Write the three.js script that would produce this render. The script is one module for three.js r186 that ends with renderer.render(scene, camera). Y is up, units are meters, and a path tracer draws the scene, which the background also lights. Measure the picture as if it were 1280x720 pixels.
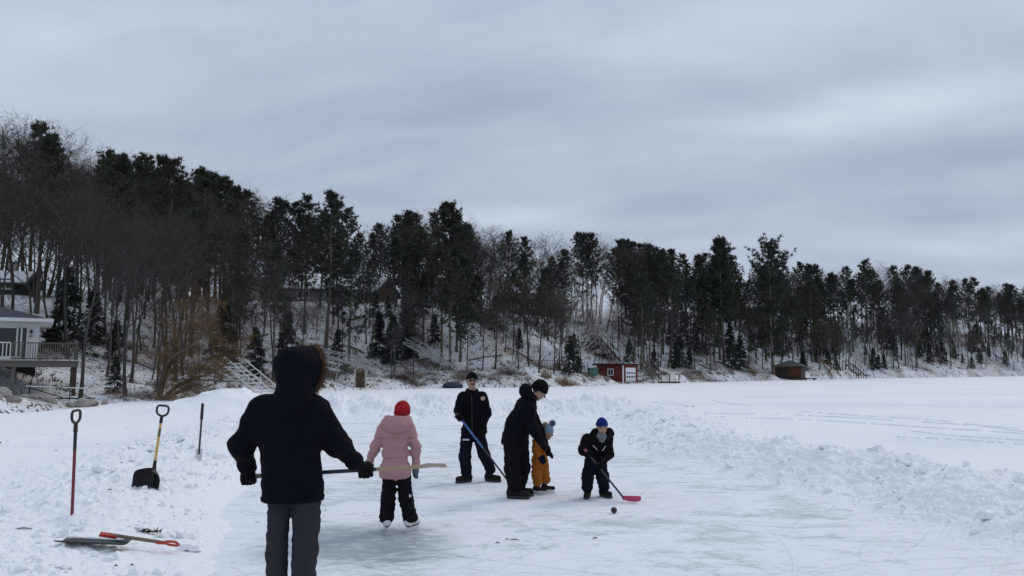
import * as THREE from 'three';
import { ImprovedNoise } from 'three/addons/math/ImprovedNoise.js';
import { mergeGeometries } from 'three/addons/utils/BufferGeometryUtils.js';
import { RoundedBoxGeometry } from 'three/addons/geometries/RoundedBoxGeometry.js';

// ---------------------------------------------------------------- camera, sky, sun, exposure
const scene = new THREE.Scene();
const EYE = 1.7, FOCAL = 967, PITCH = Math.atan(103 / FOCAL);          // eye height in m; focal length for a 1280 x 720 frame
const camera = new THREE.PerspectiveCamera(2 * Math.atan(360 / FOCAL) * 180 / Math.PI, 16 / 9, 0.1, 3000);
camera.position.set(0, EYE, 0);
camera.rotation.set(PITCH, 0, 0);

const renderer = new THREE.WebGLRenderer({ antialias: true });
renderer.toneMapping = THREE.LinearToneMapping;
renderer.toneMappingExposure = 1.0;
renderer.shadowMap.enabled = true;
scene.environmentIntensity = 1.0;

const sun = new THREE.DirectionalLight(0xfff0e0, 0.85);
sun.position.set(70, 75, -60);
sun.castShadow = true;
sun.shadow.radius = 30;
sun.shadow.mapSize.set(2048, 2048);
Object.assign(sun.shadow.camera, { left: -90, right: 90, top: 90, bottom: -90, near: 1, far: 500 });
scene.add(sun, sun.target);

const perlin = new ImprovedNoise();
const N3 = (x, y, z) => perlin.noise(x, y, z);
function fbm(x, y, z, oct) { let s = 0, a = 0.5, f = 1; for (let i = 0; i < oct; i++) { s += a * perlin.noise(x * f + i * 17.3, y * f - i * 9.1, z * f + i * 3.7); a *= 0.5; f *= 2.03; } return s; }
const clamp = (x, a = 0, b = 1) => Math.min(b, Math.max(a, x));
const smooth = (a, b, x) => { const t = clamp((x - a) / (b - a)); return t * t * (3 - 2 * t); };
const lerp = (a, b, t) => a + (b - a) * t;
function rng(seed) { let a = seed >>> 0; return () => { a = (a + 0x6D2B79F5) | 0; let t = Math.imul(a ^ (a >>> 15), 1 | a); t = (t + Math.imul(t ^ (t >>> 7), 61 | t)) ^ t; return ((t ^ (t >>> 14)) >>> 0) / 4294967296; }; }
const V = (x, y, z) => new THREE.Vector3(x, y, z);

{ // overcast sky: layered stratus seen on a flat cloud deck
  const W = 1280, H = 640, data = new Float32Array(W * H * 4);
  // thin spots of the cloud deck as [azimuth from straight ahead, elevation, width, height, strength], in degrees
  const thin = [[29, 17.5, 9, 1.9, 0.20], [17, 16, 10, 2.4, 0.12], [37, 8.4, 8, 1.3, 0.22], [1, 11.5, 7, 1.3, 0.15], [13, 23, 13, 3, 0.10], [-32, 22, 13, 8, 0.08], [-34, 12, 14, 4, 0.05], [25, 26, 16, 2.6, 0.08]];
  const thick = [[17, 12.5, 12, 1.6, 0.06], [5, 20, 12, 3, 0.05], [-10, 15, 14, 3.5, 0.06], [35, 14, 10, 1.4, 0.08], [33, 20, 7, 2, 0.06], [26, 10, 12, 1.2, 0.05], [2, 27, 9, 2.4, 0.05]];
  for (let j = 0; j < H; j++) {
    const el = (j + 0.5) / H * Math.PI - Math.PI / 2, cy = Math.sin(el), ch = Math.cos(el);
    for (let i = 0; i < W; i++) {
      const ph = ((i + 0.5) / W - 0.5) * 2 * Math.PI, dx = Math.cos(ph) * ch, dz = Math.sin(ph) * ch, k = (j * W + i) * 4;
      if (cy < -0.02) { data[k] = data[k + 1] = data[k + 2] = 0.45; data[k + 3] = 1; continue; }
      const up = Math.max(cy, 0.0), q = 1 / (up + 0.13), px = dx * q, pz = dz * q;
      const wx = px + 0.5 * fbm(px * 0.6, pz * 0.6, 2.1, 3), wz = pz + 0.5 * fbm(px * 0.6 + 7, pz * 0.6, 5.4, 3);
      let c = 0.36 * fbm(wx * 0.45 + 0.25 * wz, wz * 1.0, 0.7, 4) + 0.50 * fbm(wx * 1.2 + wz * 0.9, wz * 2.6 - wx * 0.5, 4.7, 6) + 0.22 * fbm(wx * 3.6 + wz * 1.5, wz * 5.2 - wx, 7.9, 4);
      const az = Math.atan2(dx, -dz) * 180 / Math.PI, ed = el * 180 / Math.PI;
      const spot = (list) => { let s = 0; for (const [a, e, w, h, p] of list) { const u = (az - a) / w, v = (ed - e - (az - a) * 0.07) / h, r = u * u + v * v; if (r < 9) s += p * Math.exp(-r); } return s; };
      const rag = 0.65 + 1.4 * (fbm(wx * 1.7, wz * 3.3, 9.2, 4) + 0.25);
      const t = clamp(0.56 + 0.72 * c + (spot(thin) - spot(thick)) * rag * 1.6, 0, 1.15);
      const z = 0.93 + 0.35 * smooth(0.25, 1, up);                    // an overcast deck is brighter overhead
      const A = [0.305, 0.372, 0.512], Bc = [0.635, 0.720, 0.835];
      for (let m = 0; m < 3; m++) data[k + m] = (A[m] + (Bc[m] - A[m]) * t) * z;
      data[k + 3] = 1;
    }
  }
  const sky = new THREE.DataTexture(data, W, H, THREE.RGBAFormat, THREE.FloatType);
  sky.mapping = THREE.EquirectangularReflectionMapping; sky.magFilter = sky.minFilter = THREE.LinearFilter; sky.colorSpace = THREE.LinearSRGBColorSpace; sky.needsUpdate = true;
  scene.background = sky; scene.environment = sky;
}

// ---------------------------------------------------------------- measuring the place: depths in metres along the view, heights above the ice
const CP = Math.cos(PITCH), SP = Math.sin(PITCH);
function at(px, py, D) { const r = (360 - py) / FOCAL, y = D * (r * CP + SP) / (CP - r * SP); return V((px - 640) / FOCAL * (D * CP + y * SP), EYE + y, -D); }
function depthOf(py, Y = 0) { const r = (360 - py) / FOCAL; return (Y - EYE) * (CP - r * SP) / (r * CP + SP); }
function onIce(px, py, Y = 0) { return at(px, py, depthOf(py, Y)); }
function atHeight(px, D, Y) { return V((px - 640) / FOCAL * (D * CP + (Y - EYE) * SP), Y, -D); }

// ---------------------------------------------------------------- helpers
const used = {};
function numbered(name) { const n = used[name] = (used[name] ?? -1) + 1; return n ? `${name}_${String(n).padStart(3, '0')}` : name; }
function tag(o, label, category, group) { o.userData.label = label; o.userData.category = category; if (group) o.userData.group = group; return o; }
function thing(name, label, category, pos = [0, 0, 0], turn = 0, group) {
  const o = new THREE.Group(); o.name = numbered(name); o.position.set(...pos); o.rotation.y = turn; scene.add(o); return tag(o, label, category, group);
}
function part(name, geo, mat, parent, pos, rot) {
  const m = new THREE.Mesh(geo, mat); m.name = name; m.castShadow = m.receiveShadow = true;
  if (pos) m.position.set(...pos); if (rot) m.rotation.set(...rot); parent.add(m); return m;
}
function solo(name, geo, mat, label, category, pos, rot, group) { const m = part(numbered(name), geo, mat, scene, pos, rot); return tag(m, label, category, group); }
function setting(name, geo, mat, kind = 'structure') { const m = part(numbered(name), geo, mat, scene); m.userData.kind = kind; return m; }
const lin = (r, g, b) => new THREE.Color().setRGB(r, g, b, THREE.LinearSRGBColorSpace);
const mat = (rgb, rough = 0.85, extra = {}) => new THREE.MeshStandardMaterial({ color: lin(...rgb), roughness: rough, ...extra });
const boxGeo = (w, h, d, x = 0, y = 0, z = 0) => new THREE.BoxGeometry(w, h, d).translate(x, y, z);
function barGeo(a, b, w, h = w) { // a square bar from a to b
  const d = V(b[0] - a[0], b[1] - a[1], b[2] - a[2]), L = d.length();
  const g = new THREE.BoxGeometry(w, h, L); g.applyQuaternion(new THREE.Quaternion().setFromUnitVectors(V(0, 0, 1), d.normalize()));
  return g.translate((a[0] + b[0]) / 2, (a[1] + b[1]) / 2, (a[2] + b[2]) / 2);
}
function rodGeo(a, b, r, r2 = r, sides = 8) {
  const d = V(b[0] - a[0], b[1] - a[1], b[2] - a[2]), L = d.length();
  const g = new THREE.CylinderGeometry(r2, r, L, sides); g.applyQuaternion(new THREE.Quaternion().setFromUnitVectors(V(0, 1, 0), d.normalize()));
  return g.translate((a[0] + b[0]) / 2, (a[1] + b[1]) / 2, (a[2] + b[2]) / 2);
}
class Shape { // collects tubes and single faces with vertex colours
  constructor() { this.p = []; this.n = []; this.c = []; this.i = []; }
  vert(x, y, z, nx, ny, nz, c) { this.p.push(x, y, z); this.n.push(nx, ny, nz); this.c.push(c[0], c[1], c[2]); return this.p.length / 3 - 1; }
  tube(pts, rad, sides, col) {
    const up = V(0.31, 0.2, 0.93), t = V(), a = V(), b = V(); let prev = -1;
    for (let k = 0; k < pts.length; k++) {
      t.subVectors(pts[Math.min(k + 1, pts.length - 1)], pts[Math.max(k - 1, 0)]).normalize();
      a.crossVectors(t, up).normalize(); b.crossVectors(t, a);
      const base = this.p.length / 3, c = Array.isArray(col[0]) ? col[k] : col;
      for (let s = 0; s < sides; s++) {
        const w = s / sides * 2 * Math.PI, x = Math.cos(w), y = Math.sin(w), nx = a.x * x + b.x * y, ny = a.y * x + b.y * y, nz = a.z * x + b.z * y;
        this.vert(pts[k].x + nx * rad[k], pts[k].y + ny * rad[k], pts[k].z + nz * rad[k], nx, ny, nz, c);
      }
      if (prev >= 0) for (let s = 0; s < sides; s++) { const s2 = (s + 1) % sides; this.i.push(prev + s, prev + s2, base + s, prev + s2, base + s2, base + s); }
      prev = base;
    }
  }
  blade(a, d, len, w, side, col) { // one slender pointed face
    const n = V().crossVectors(side, d).normalize();
    const i0 = this.vert(a.x - side.x * w, a.y - side.y * w, a.z - side.z * w, n.x, n.y, n.z, col);
    this.vert(a.x + side.x * w, a.y + side.y * w, a.z + side.z * w, n.x, n.y, n.z, col);
    this.vert(a.x + d.x * len, a.y + d.y * len, a.z + d.z * len, n.x, n.y, n.z, col);
    this.i.push(i0, i0 + 1, i0 + 2);
  }
  get tris() { return this.i.length / 3; }
  geo() {
    const g = new THREE.BufferGeometry();
    g.setAttribute('position', new THREE.Float32BufferAttribute(this.p, 3)); g.setAttribute('normal', new THREE.Float32BufferAttribute(this.n, 3));
    g.setAttribute('color', new THREE.Float32BufferAttribute(this.c, 3)); g.setIndex(this.i); return g;
  }
}
function noiseMap(size, fn, srgb = true) { // fn(u, v) -> [r, g, b] in 0..1, display values when srgb
  const d = new Uint8Array(size * size * 4);
  for (let j = 0; j < size; j++) for (let i = 0; i < size; i++) { const c = fn(i / size, j / size), k = (j * size + i) * 4; d[k] = clamp(c[0]) * 255; d[k + 1] = clamp(c[1]) * 255; d[k + 2] = clamp(c[2]) * 255; d[k + 3] = 255; }
  const t = new THREE.DataTexture(d, size, size); t.wrapS = t.wrapT = THREE.RepeatWrapping; t.magFilter = THREE.LinearFilter; t.minFilter = THREE.LinearMipmapLinearFilter; t.generateMipmaps = true;
  if (srgb) t.colorSpace = THREE.SRGBColorSpace; t.needsUpdate = true; return t;
}
const toS = (x) => x <= 0.0031308 ? 12.92 * x : 1.055 * Math.pow(x, 1 / 2.4) - 0.055;

// ---------------------------------------------------------------- the lake and its shore
const shorePts = [[-60, 60], [-34, 30], [-25, 5], [-21.5, -18], [-19.9, -30], [-19.1, -34], [-20.0, -44], [-18.4, -53], [-15.6, -63], [-8.4, -73], [4.1, -78], [9, -86], [16.5, -99], [25.8, -112], [43, -130], [54.7, -142], [80, -169], [151, -227], [330, -330], [700, -480]];
const lakePoly = [...shorePts, [700, 200], [-60, 200]];
function shoreDist(x, z) { // metres inland (positive) or out on the lake (negative)
  let best = 1e9;
  for (let k = 0; k < shorePts.length - 1; k++) {
    const [ax, az] = shorePts[k], [bx, bz] = shorePts[k + 1], dx = bx - ax, dz = bz - az;
    const t = clamp(((x - ax) * dx + (z - az) * dz) / (dx * dx + dz * dz)), ex = x - ax - dx * t, ez = z - az - dz * t;
    best = Math.min(best, ex * ex + ez * ez);
  }
  let inside = false;
  for (let k = 0, j = lakePoly.length - 1; k < lakePoly.length; j = k++) { const [xi, zi] = lakePoly[k], [xj, zj] = lakePoly[j]; if ((zi > z) !== (zj > z) && x < (xj - xi) * (z - zi) / (zj - zi) + xi) inside = !inside; }
  return (inside ? -1 : 1) * Math.sqrt(best);
}
const terraces = [[12.6, -97.6, 4.4, 0.18], [4.1, -91, 3.8, 1.1], [49.5, -137, 4.6, 0.25], [-13.0, -67, 2.2, 0.3], [-24, -41, 5, 0.3], [-21.5, -37.5, 4, 0.12]]; // ground levelled for buildings: x, z, radius, height
function hill(x, z) {
  const t = shoreDist(x, z) + 1.6 * fbm(x * 0.09, 3.3, z * 0.09, 3);
  if (t < -3) return -0.8;
  const D = -z, grow = lerp(0.92, 1.10, smooth(60, 100, D)) + 0.42 * smooth(115, 175, D), wide = lerp(38, 23, smooth(62, 98, D));
  let h = t < 0 ? t * 0.28 - 0.04 : -0.04 + 0.55 * smooth(0, 1.2, t) + 8.4 * grow * smooth(-3, wide, t) + 0.07 * Math.max(0, t - wide);
  if (t > 0) h += smooth(0, 5, t) * (0.9 * fbm(x * 0.11, 8.8, z * 0.11, 4) + 0.25 * fbm(x * 0.5, 1.2, z * 0.5, 3));
  for (const [cx, cz, r, y] of terraces) { const d = Math.hypot(x - cx, z - cz); if (d < r * 1.4 && h > y) h = lerp(h, y, 1 - smooth(r * 0.7, r * 1.4, d)); }
  return h;
}
{ // wooded hillside under thin snow
  const x0 = -135, x1 = 340, z0 = -345, z1 = 30, st = 1.45, nx = Math.round((x1 - x0) / st), nz = Math.round((z1 - z0) / st);
  const pos = [], uv = [], col = [], idx = [], map = new Int32Array((nx + 1) * (nz + 1)).fill(-1);
  for (let j = 0; j <= nz; j++) for (let i = 0; i <= nx; i++) {
    const x = x0 + i * st, z = z0 + j * st, h = hill(x, z);
    if (h <= -0.79) continue;
    map[j * (nx + 1) + i] = pos.length / 3; pos.push(x, h, z); uv.push(x / 9, z / 9 + h / 9);
    const lit = smooth(0.0, 0.32, fbm(x * 0.16, 4.4, z * 0.16, 4) + 0.05) * 0.6;          // patches where leaf litter shows through
    col.push(lerp(1, 0.42, lit), lerp(1, 0.36, lit), lerp(1, 0.30, lit));
  }
  for (let j = 0; j < nz; j++) for (let i = 0; i < nx; i++) {
    const a = map[j * (nx + 1) + i], b = map[j * (nx + 1) + i + 1], c = map[(j + 1) * (nx + 1) + i], d = map[(j + 1) * (nx + 1) + i + 1];
    if (a < 0 || b < 0 || c < 0 || d < 0) continue; idx.push(a, c, b, b, c, d);
  }
  const g = new THREE.BufferGeometry(); g.setAttribute('position', new THREE.Float32BufferAttribute(pos, 3)); g.setAttribute('uv', new THREE.Float32BufferAttribute(uv, 2)); g.setAttribute('color', new THREE.Float32BufferAttribute(col, 3)); g.setIndex(idx); g.computeVertexNormals();
  const wrap = (u, v, f, s, o) => { const a = u * 2 * Math.PI, b = v * 2 * Math.PI; return fbm(Math.cos(a) * f + s, Math.sin(a) * f + Math.cos(b) * f * 1.3, Math.sin(b) * f, o); };
  const litter = noiseMap(640, (u, v) => {
    const n = wrap(u, v, 2.2, 1, 4) * 0.8 + wrap(u, v, 7, 4, 4) * 1.0 + wrap(u, v, 17, 9, 3) * 0.8, m = smooth(0.12, 0.32, n), g2 = 0.8 + 0.5 * wrap(u, v, 24, 2, 2);
    return [lerp(0.74, 0.095 * g2, m), lerp(0.76, 0.072 * g2, m), lerp(0.79, 0.052 * g2, m)].map(toS);
  });
  setting('hillside', g, new THREE.MeshStandardMaterial({ map: litter, vertexColors: true, roughness: 0.95 }));
}

// the cleared rink: edges as functions of the distance from the camera
const table = (pts) => (x) => { if (x <= pts[0][0]) return pts[0][1]; for (let k = 1; k < pts.length; k++) if (x <= pts[k][0]) return lerp(pts[k - 1][1], pts[k][1], (x - pts[k - 1][0]) / (pts[k][0] - pts[k - 1][0])); return pts[pts.length - 1][1]; };
const edgeL = table([[3, -2.2], [6, -2.6], [7.4, -2.85], [9.3, -3.5], [13, -4.4], [17, -5.1], [24, -6.0], [29, -6.0]]);
const edgeR = table([[3, 5.6], [6, 5.2], [7.4, 4.75], [9.3, 4.35], [12, 3.95], [15.4, 2.7], [17.5, 2.6], [21, 3.0], [29, 3.2]]);
function snowY(x, z) {
  const D = -z, wide = Math.abs(x) < 14 && D > 0 && D < 44, wob = wide ? 0.35 * fbm(x * 0.7, 1.5, z * 0.7, 3) : 0;
  const eL = x - edgeL(D), eR = edgeR(D) - x, eB = 26.5 - D, out = -(Math.min(eL, eR, eB) + wob);
  const flat = 0.035 + 0.03 * fbm(x * 0.12, 6.1, z * 0.25, 3) + 0.012 * fbm(x * 0.9, 2.2, z * 1.4, 3);
  if (out < -0.9) return -0.035 + 0.006 * N3(x * 2, 3, z * 2);
  if (!wide) return flat;
  const lump = fbm(x * 0.8, 9.3, z * 0.8, 3), bump = (o, w0, w1) => smooth(-0.3, w0, o) * (1 - smooth(w0 * 0.9, w1, o));
  const along = 1 - smooth(25, 31, D);
  const hR = Math.max(0.05, lerp(0.37, 0.29, smooth(12, 20, D)) + 0.26 * lump) * bump(-eR - wob, 1.3, 3.7) * along;
  const hL = Math.max(0.05, (0.24 + 0.26 * lump) * lerp(0.35, 1, smooth(7, 10.5, D)) + 0.5 * Math.exp(-(((x + 12) / 2.8) ** 2 + ((D - 31) / 3.2) ** 2))) * bump(-eL - wob, 1.3, 4.6) * along;
  const pile = Math.exp(-(((x + 11.5) / 2.6) ** 2 + ((D - 32) / 2.6) ** 2)) * (0.75 + 0.8 * lump);
  const reach = (1 - smooth(-0.5, 5, x - 3.2)) * (1 - smooth(0, 6, -6 - x));
  const hB = Math.max(0.04, 0.50 + 1.0 * lump) * bump(-eB - wob, 3.0, 9.5) * reach;
  const ridge = Math.max(hR, hL, hB, pile), rough = clamp(ridge * 6) * smooth(-0.35, 0.25, out), left = hL > hR && hL > hB;
  const chunk = (0.075 * fbm(x * 2.3, 4.2, z * 2.3, 4) + 0.085 * Math.abs(fbm(x * 4.9, 1.7, z * 4.9, 3)) + 0.06 * Math.abs(N3(x * 11, 7.7, z * 11)) + 0.03 * N3(x * 23, 2.7, z * 23)) * (hB >= ridge ? 1.4 : left ? 0.9 : 1.25);
  const floor = lerp(-0.035, flat, smooth(-0.5, 0.35, out));
  return floor + ridge + chunk * rough + 0.02 * smooth(-0.4, 0.1, out) * N3(x * 6, 4, z * 6) * (1 - smooth(2, 7, out));
}
const groundY = (x, z) => Math.max(0, snowY(x, z));
function onSnow(px, py) { let p = onIce(px, py, 0.1); for (let k = 0; k < 12; k++) { const q = onIce(px, py, lerp(p.y, groundY(p.x, p.z), 0.6)); p = q; } p.y = groundY(p.x, p.z); return p; }
{ // snow on the lake: one sheet, finest where the shovelled banks lie
  const xs = [], zs = [];
  for (let x = -9.2; x <= 9.2; x += 0.036) xs.push(x);
  for (let x = 9.25, s = 0.05; x < 1200; s *= 1.16, x += s) xs.push(x);
  for (let x = -9.25, s = 0.05; x > -110; s *= 1.10, x -= s) xs.unshift(x);
  for (let D = -60; D < 2; D += 6) zs.push(-D);
  for (let D = 2.5; D < 48; D *= 1.0062) zs.push(-D);
  for (let D = 48.2, s = 0.4; D < 900; s *= 1.12, D += s) zs.push(-D);
  const nx = xs.length, nz = zs.length, pos = new Float32Array(nx * nz * 3), uv = new Float32Array(nx * nz * 2), col = new Float32Array(nx * nz * 3), idx = [];
  for (let j = 0; j < nz; j++) for (let i = 0; i < nx; i++) {
    const k = j * nx + i, x = xs[i], z = zs[j];
    pos[k * 3] = x; pos[k * 3 + 1] = snowY(x, z); pos[k * 3 + 2] = z; uv[k * 2] = x / 3; uv[k * 2 + 1] = z / 3;
    const crust = -z > 10 && (x < -7 || x > 7 || -z > 30) ? 0.07 * smooth(0.02, 0.28, fbm(x * 0.06 + 3, 5.5, z * 0.14, 4)) : 0;      // wind-scoured, icier stretches
    col[k * 3] = 1 - crust * 1.25; col[k * 3 + 1] = 1 - crust; col[k * 3 + 2] = 1 - crust * 0.8;
    if (i + 1 < nx && j + 1 < nz) idx.push(k, k + 1, k + nx, k + nx, k + 1, k + nx + 1);
  }
  const g = new THREE.BufferGeometry(); g.setAttribute('position', new THREE.BufferAttribute(pos, 3)); g.setAttribute('uv', new THREE.BufferAttribute(uv, 2)); g.setAttribute('color', new THREE.BufferAttribute(col, 3)); g.setIndex(idx); g.computeVertexNormals();
  const grain = noiseMap(512, (u, v) => { const a = u * 6.2832, b = v * 6.2832, n = 0.5 + fbm(Math.cos(a) * 9, Math.sin(a) * 9 + Math.cos(b) * 9, Math.sin(b) * 9, 5); return [n, n, n]; }, false);
  setting('snow_ground', g, new THREE.MeshStandardMaterial({ color: lin(0.86, 0.875, 0.89), vertexColors: true, roughness: 0.92, bumpMap: grain, bumpScale: 0.02 }));
}
{ // skated ice of the rink
  const X0 = -9, X1 = 7, D0 = 1.5, D1 = 31.5, S = 1280;
  const nz = [], R = rng(77), lines = [];
  for (let k = 0; k < 1500; k++) { // skate cuts: long shallow arcs
    const u = R(), v = R(), a = (R() - 0.5) * 1.5 + (R() < 0.5 ? 1.57 : 0.15), L = 0.02 + R() * 0.12, c = (R() - 0.5) * 5;
    lines.push([u, v, a, L, c, 0.25 + R() * 0.6]);
  }
  const cut = new Float32Array(S * S);
  for (const [u, v, a, L, c, s] of lines) for (let t = 0, w = a, x = u, y = v; t < L; t += 0.0003) { x += Math.cos(w) * 0.0003 * 1.9; y += Math.sin(w) * 0.0003; w += c * 0.0003 * 8; const i = Math.floor(x * S), j = Math.floor(y * S); if (i >= 0 && j >= 0 && i < S && j < S) cut[j * S + i] = Math.max(cut[j * S + i], s); }
  const bare = new Float32Array(S * S);
  for (let j = 0; j < S; j++) for (let i = 0; i < S; i++) {
    const x = X0 + (i + 0.5) / S * (X1 - X0), z = -(D0 + (j + 0.5) / S * (D1 - D0));
    const big = fbm(x * 0.45, 2.9, z * 0.30, 3), mid = fbm(x * 1.5 + 0.35 * z, 6.6, z * 1.9, 4), fine = fbm(x * 5, 1.1, z * 9, 4), hair = fbm(x * 16, 4.4, z * 34, 3);
    const streak = fbm(x * 1.7 + z * 0.25, 8.1, z * 4.2 + 0.5 * fbm(x, 2.2, z, 2), 5);
    const pool = Math.exp(-(((x + 1.5 - 0.15 * (z + 7.8)) / 0.82) ** 4 + ((z + 7.9) / 0.85) ** 4) * (1 + 1.3 * mid) ) * 1.0;
    const n = 0.55 * big + 0.55 * mid + 0.62 * streak + 0.55 * fine + 0.55 * hair;
    bare[j * S + i] = clamp(smooth(-0.06, 0.48, n) * 0.52 + pool * (0.98 + 0.9 * fine + 0.5 * hair) + cut[j * S + i] * 0.36);
  }
  const map = noiseMap(S, (u, v) => { const b = bare[Math.floor(v * S) * S + Math.floor(u * S)], f = 1 + 0.06 * N3(u * 700, v * 900, 2); return [lerp(0.80, 0.34, b) * f, lerp(0.825, 0.385, b) * f, lerp(0.85, 0.40, b) * f].map(toS); });
  const rough = noiseMap(S / 2, (u, v) => { const b = bare[Math.floor(v * S) * S + Math.floor(u * S)]; return [0, lerp(0.9, 0.38, b), 0]; }, false);
  const relief = noiseMap(S / 2, (u, v) => { const b = bare[Math.floor(v * S) * S + Math.floor(u * S)]; const n = 1 - b * 0.8 + 0.1 * N3(u * 400, v * 500, 1); return [n, n, n]; }, false);
  for (const t of [map, rough, relief]) t.wrapS = t.wrapT = THREE.ClampToEdgeWrapping;
  const g = new THREE.PlaneGeometry(X1 - X0, D1 - D0, 40, 60).rotateX(-Math.PI / 2), p = g.attributes.position, uv = g.attributes.uv;
  for (let k = 0; k < p.count; k++) { const x = p.getX(k) + (X0 + X1) / 2, z = p.getZ(k) - (D0 + D1) / 2; p.setXYZ(k, x, 0.004 * N3(x * 0.8, 2, z * 0.8), z); uv.setXY(k, (x - X0) / (X1 - X0), (-z - D0) / (D1 - D0)); }
  g.computeVertexNormals();
  setting('rink_ice', g, new THREE.MeshStandardMaterial({ map, roughnessMap: rough, roughness: 1, bumpMap: relief, bumpScale: 0.006 }));
}
{ // broken crusts and lumps of shovelled snow on the banks: nobody could count them
  const R = rng(5), lumps = [];
  for (let v = 0; v < 1; v++) {
    const g = new THREE.IcosahedronGeometry(1, 2), p = g.attributes.position;
    for (let k = 0; k < p.count; k++) { const x = p.getX(k), y = p.getY(k), z = p.getZ(k), s = 0.8 + 0.75 * fbm(x * 1.3 + v * 9, y * 1.3, z * 1.3, 3); p.setXYZ(k, x * s, y * s * 0.7, z * s); }
    g.computeVertexNormals(); lumps.push(g);
  }
  const spots = [], m4 = new THREE.Matrix4(), q = new THREE.Quaternion(), e = new THREE.Euler();
  for (let tries = 0; tries < 60000 && spots.length < 3600; tries++) {
    const D = 6 + 28 * Math.pow(R(), 1.4), x = -9 + 18.5 * R(), z = -D;
    const eL = x - edgeL(D), eR = edgeR(D) - x, eB = 26.5 - D, out = -Math.min(eL, eR, eB);
    if (out < -1.2 || out > 4.5) continue;
    const want = out < 0 ? 0.10 * (1 + out / 1.2) : out < 2.2 ? 1 : (4.5 - out) / 2.3 * 0.7;
    if (R() > want || N3(x * 0.9, 5, z * 0.9) + 0.35 < R() * 0.7) continue;
    const s = (0.012 + 0.06 * Math.pow(R(), 3.4)) * (out < 0 ? 0.55 : 1);
    e.set(R() * 6, R() * 6, R() * 6); spots.push(m4.compose(V(x, groundY(x, z) + s * 0.15, z), q.setFromEuler(e), V(s, s * (0.6 + 0.4 * R()), s)).clone());
  }
  const chunks = new THREE.InstancedMesh(lumps[0], mat([0.86, 0.875, 0.89], 0.92), spots.length);
  spots.forEach((m, k) => chunks.setMatrixAt(k, m)); chunks.name = 'snow_chunks'; chunks.userData = { kind: 'stuff', label: 'loose lumps of shovelled snow on the banks round the rink', category: 'snow' }; chunks.castShadow = chunks.receiveShadow = true; scene.add(chunks);
}

{ // old ski and sled tracks across the open snow, their edges thrown up as low ridges
  const tracks = [[[860, 517], [960, 517.5], [1080, 523], [1200, 530], [1290, 536]], [[900, 521], [1000, 524], [1100, 530], [1290, 543]], [[1000, 514], [1100, 521], [1180, 526], [1290, 541]], [[1120, 546], [1190, 549], [1260, 553], [1300, 556]], [[815, 502], [840, 506], [858, 508]], [[830, 501], [852, 505], [866, 508]], [[890, 500], [910, 504], [935, 506.5]], [[0, 553], [60, 545], [130, 537], [200, 532]], [[1140, 539], [1200, 545], [1290, 551]]];
  const m = mat([0.86, 0.875, 0.89], 0.92);
  for (const t of tracks) {
    const c = new THREE.CatmullRomCurve3(t.map(([x, y]) => onIce(x, y, 0.05))), n = 200, pos = [], idx = [];
    for (let k = 0; k <= n; k++) {
      const p = c.getPoint(k / n), d = c.getTangent(k / n), h = 0.035 + 0.025 * N3(k * 0.11, t[0][0], 2) - (N3(k * 0.13, t[0][1], 5.5) > -0.25 ? 0 : 0.08), w = 0.10 + 0.05 * N3(k * 0.31, t[0][0], 7);
      for (const [s, y] of [[-1.4, -0.03], [-0.4, h], [0.3, h * 0.9], [0.5, -0.03]]) { const x = p.x - d.z * w * s, z = p.z + d.x * w * s; pos.push(x, groundY(x, z) + y, z); }
      if (k < n) for (let q = 0; q < 3; q++) { const b = k * 4 + q; idx.push(b, b + 4, b + 1, b + 1, b + 4, b + 5); }
    }
    const g = new THREE.BufferGeometry(); g.setAttribute('position', new THREE.Float32BufferAttribute(pos, 3)); g.setIndex(idx); g.computeVertexNormals(); setting('snow_track', g, m);
  }
}

{ // flat broken slabs of crusted snow thrown up among the lumps
  const R = rng(88), g = new THREE.BoxGeometry(1, 0.34, 0.8, 3, 2, 3), p = g.attributes.position, spots = [], m4 = new THREE.Matrix4(), q = new THREE.Quaternion(), e = new THREE.Euler();
  for (let k = 0; k < p.count; k++) { const x = p.getX(k), y = p.getY(k), z = p.getZ(k); p.setXYZ(k, x + 0.3 * N3(x * 2.1, y * 2 + 3, z * 2.1), y + 0.16 * N3(x * 2.7, y, z * 2.7 + 5), z + 0.3 * N3(x * 2.1 + 7, y * 2, z * 2.1)); } g.computeVertexNormals();
  for (let t = 0; t < 6000 && spots.length < 260; t++) { const D = 6.5 + 22 * Math.pow(R(), 1.3), x = -9 + 18 * R(), z = -D, out = -Math.min(x - edgeL(D), edgeR(D) - x, 26.5 - D); if (out < 0.1 || out > 2.8 || N3(x * 0.6 + 4, 2, z * 0.6) < 0.08) continue; const s = 0.05 + 0.14 * R() ** 2; e.set((R() - 0.5) * 0.9, R() * 6, (R() - 0.5) * 0.9); spots.push(m4.compose(V(x, groundY(x, z) + s * 0.1, z), q.setFromEuler(e), V(s, s, s)).clone()); }
  const o = new THREE.InstancedMesh(g, mat([0.86, 0.875, 0.89], 0.92), spots.length); spots.forEach((m, k) => o.setMatrixAt(k, m)); o.name = 'snow_slabs'; o.userData = { kind: 'stuff', label: 'broken flat slabs of crusted snow on the banks', category: 'snow' }; o.castShadow = o.receiveShadow = true; scene.add(o);
}

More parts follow.
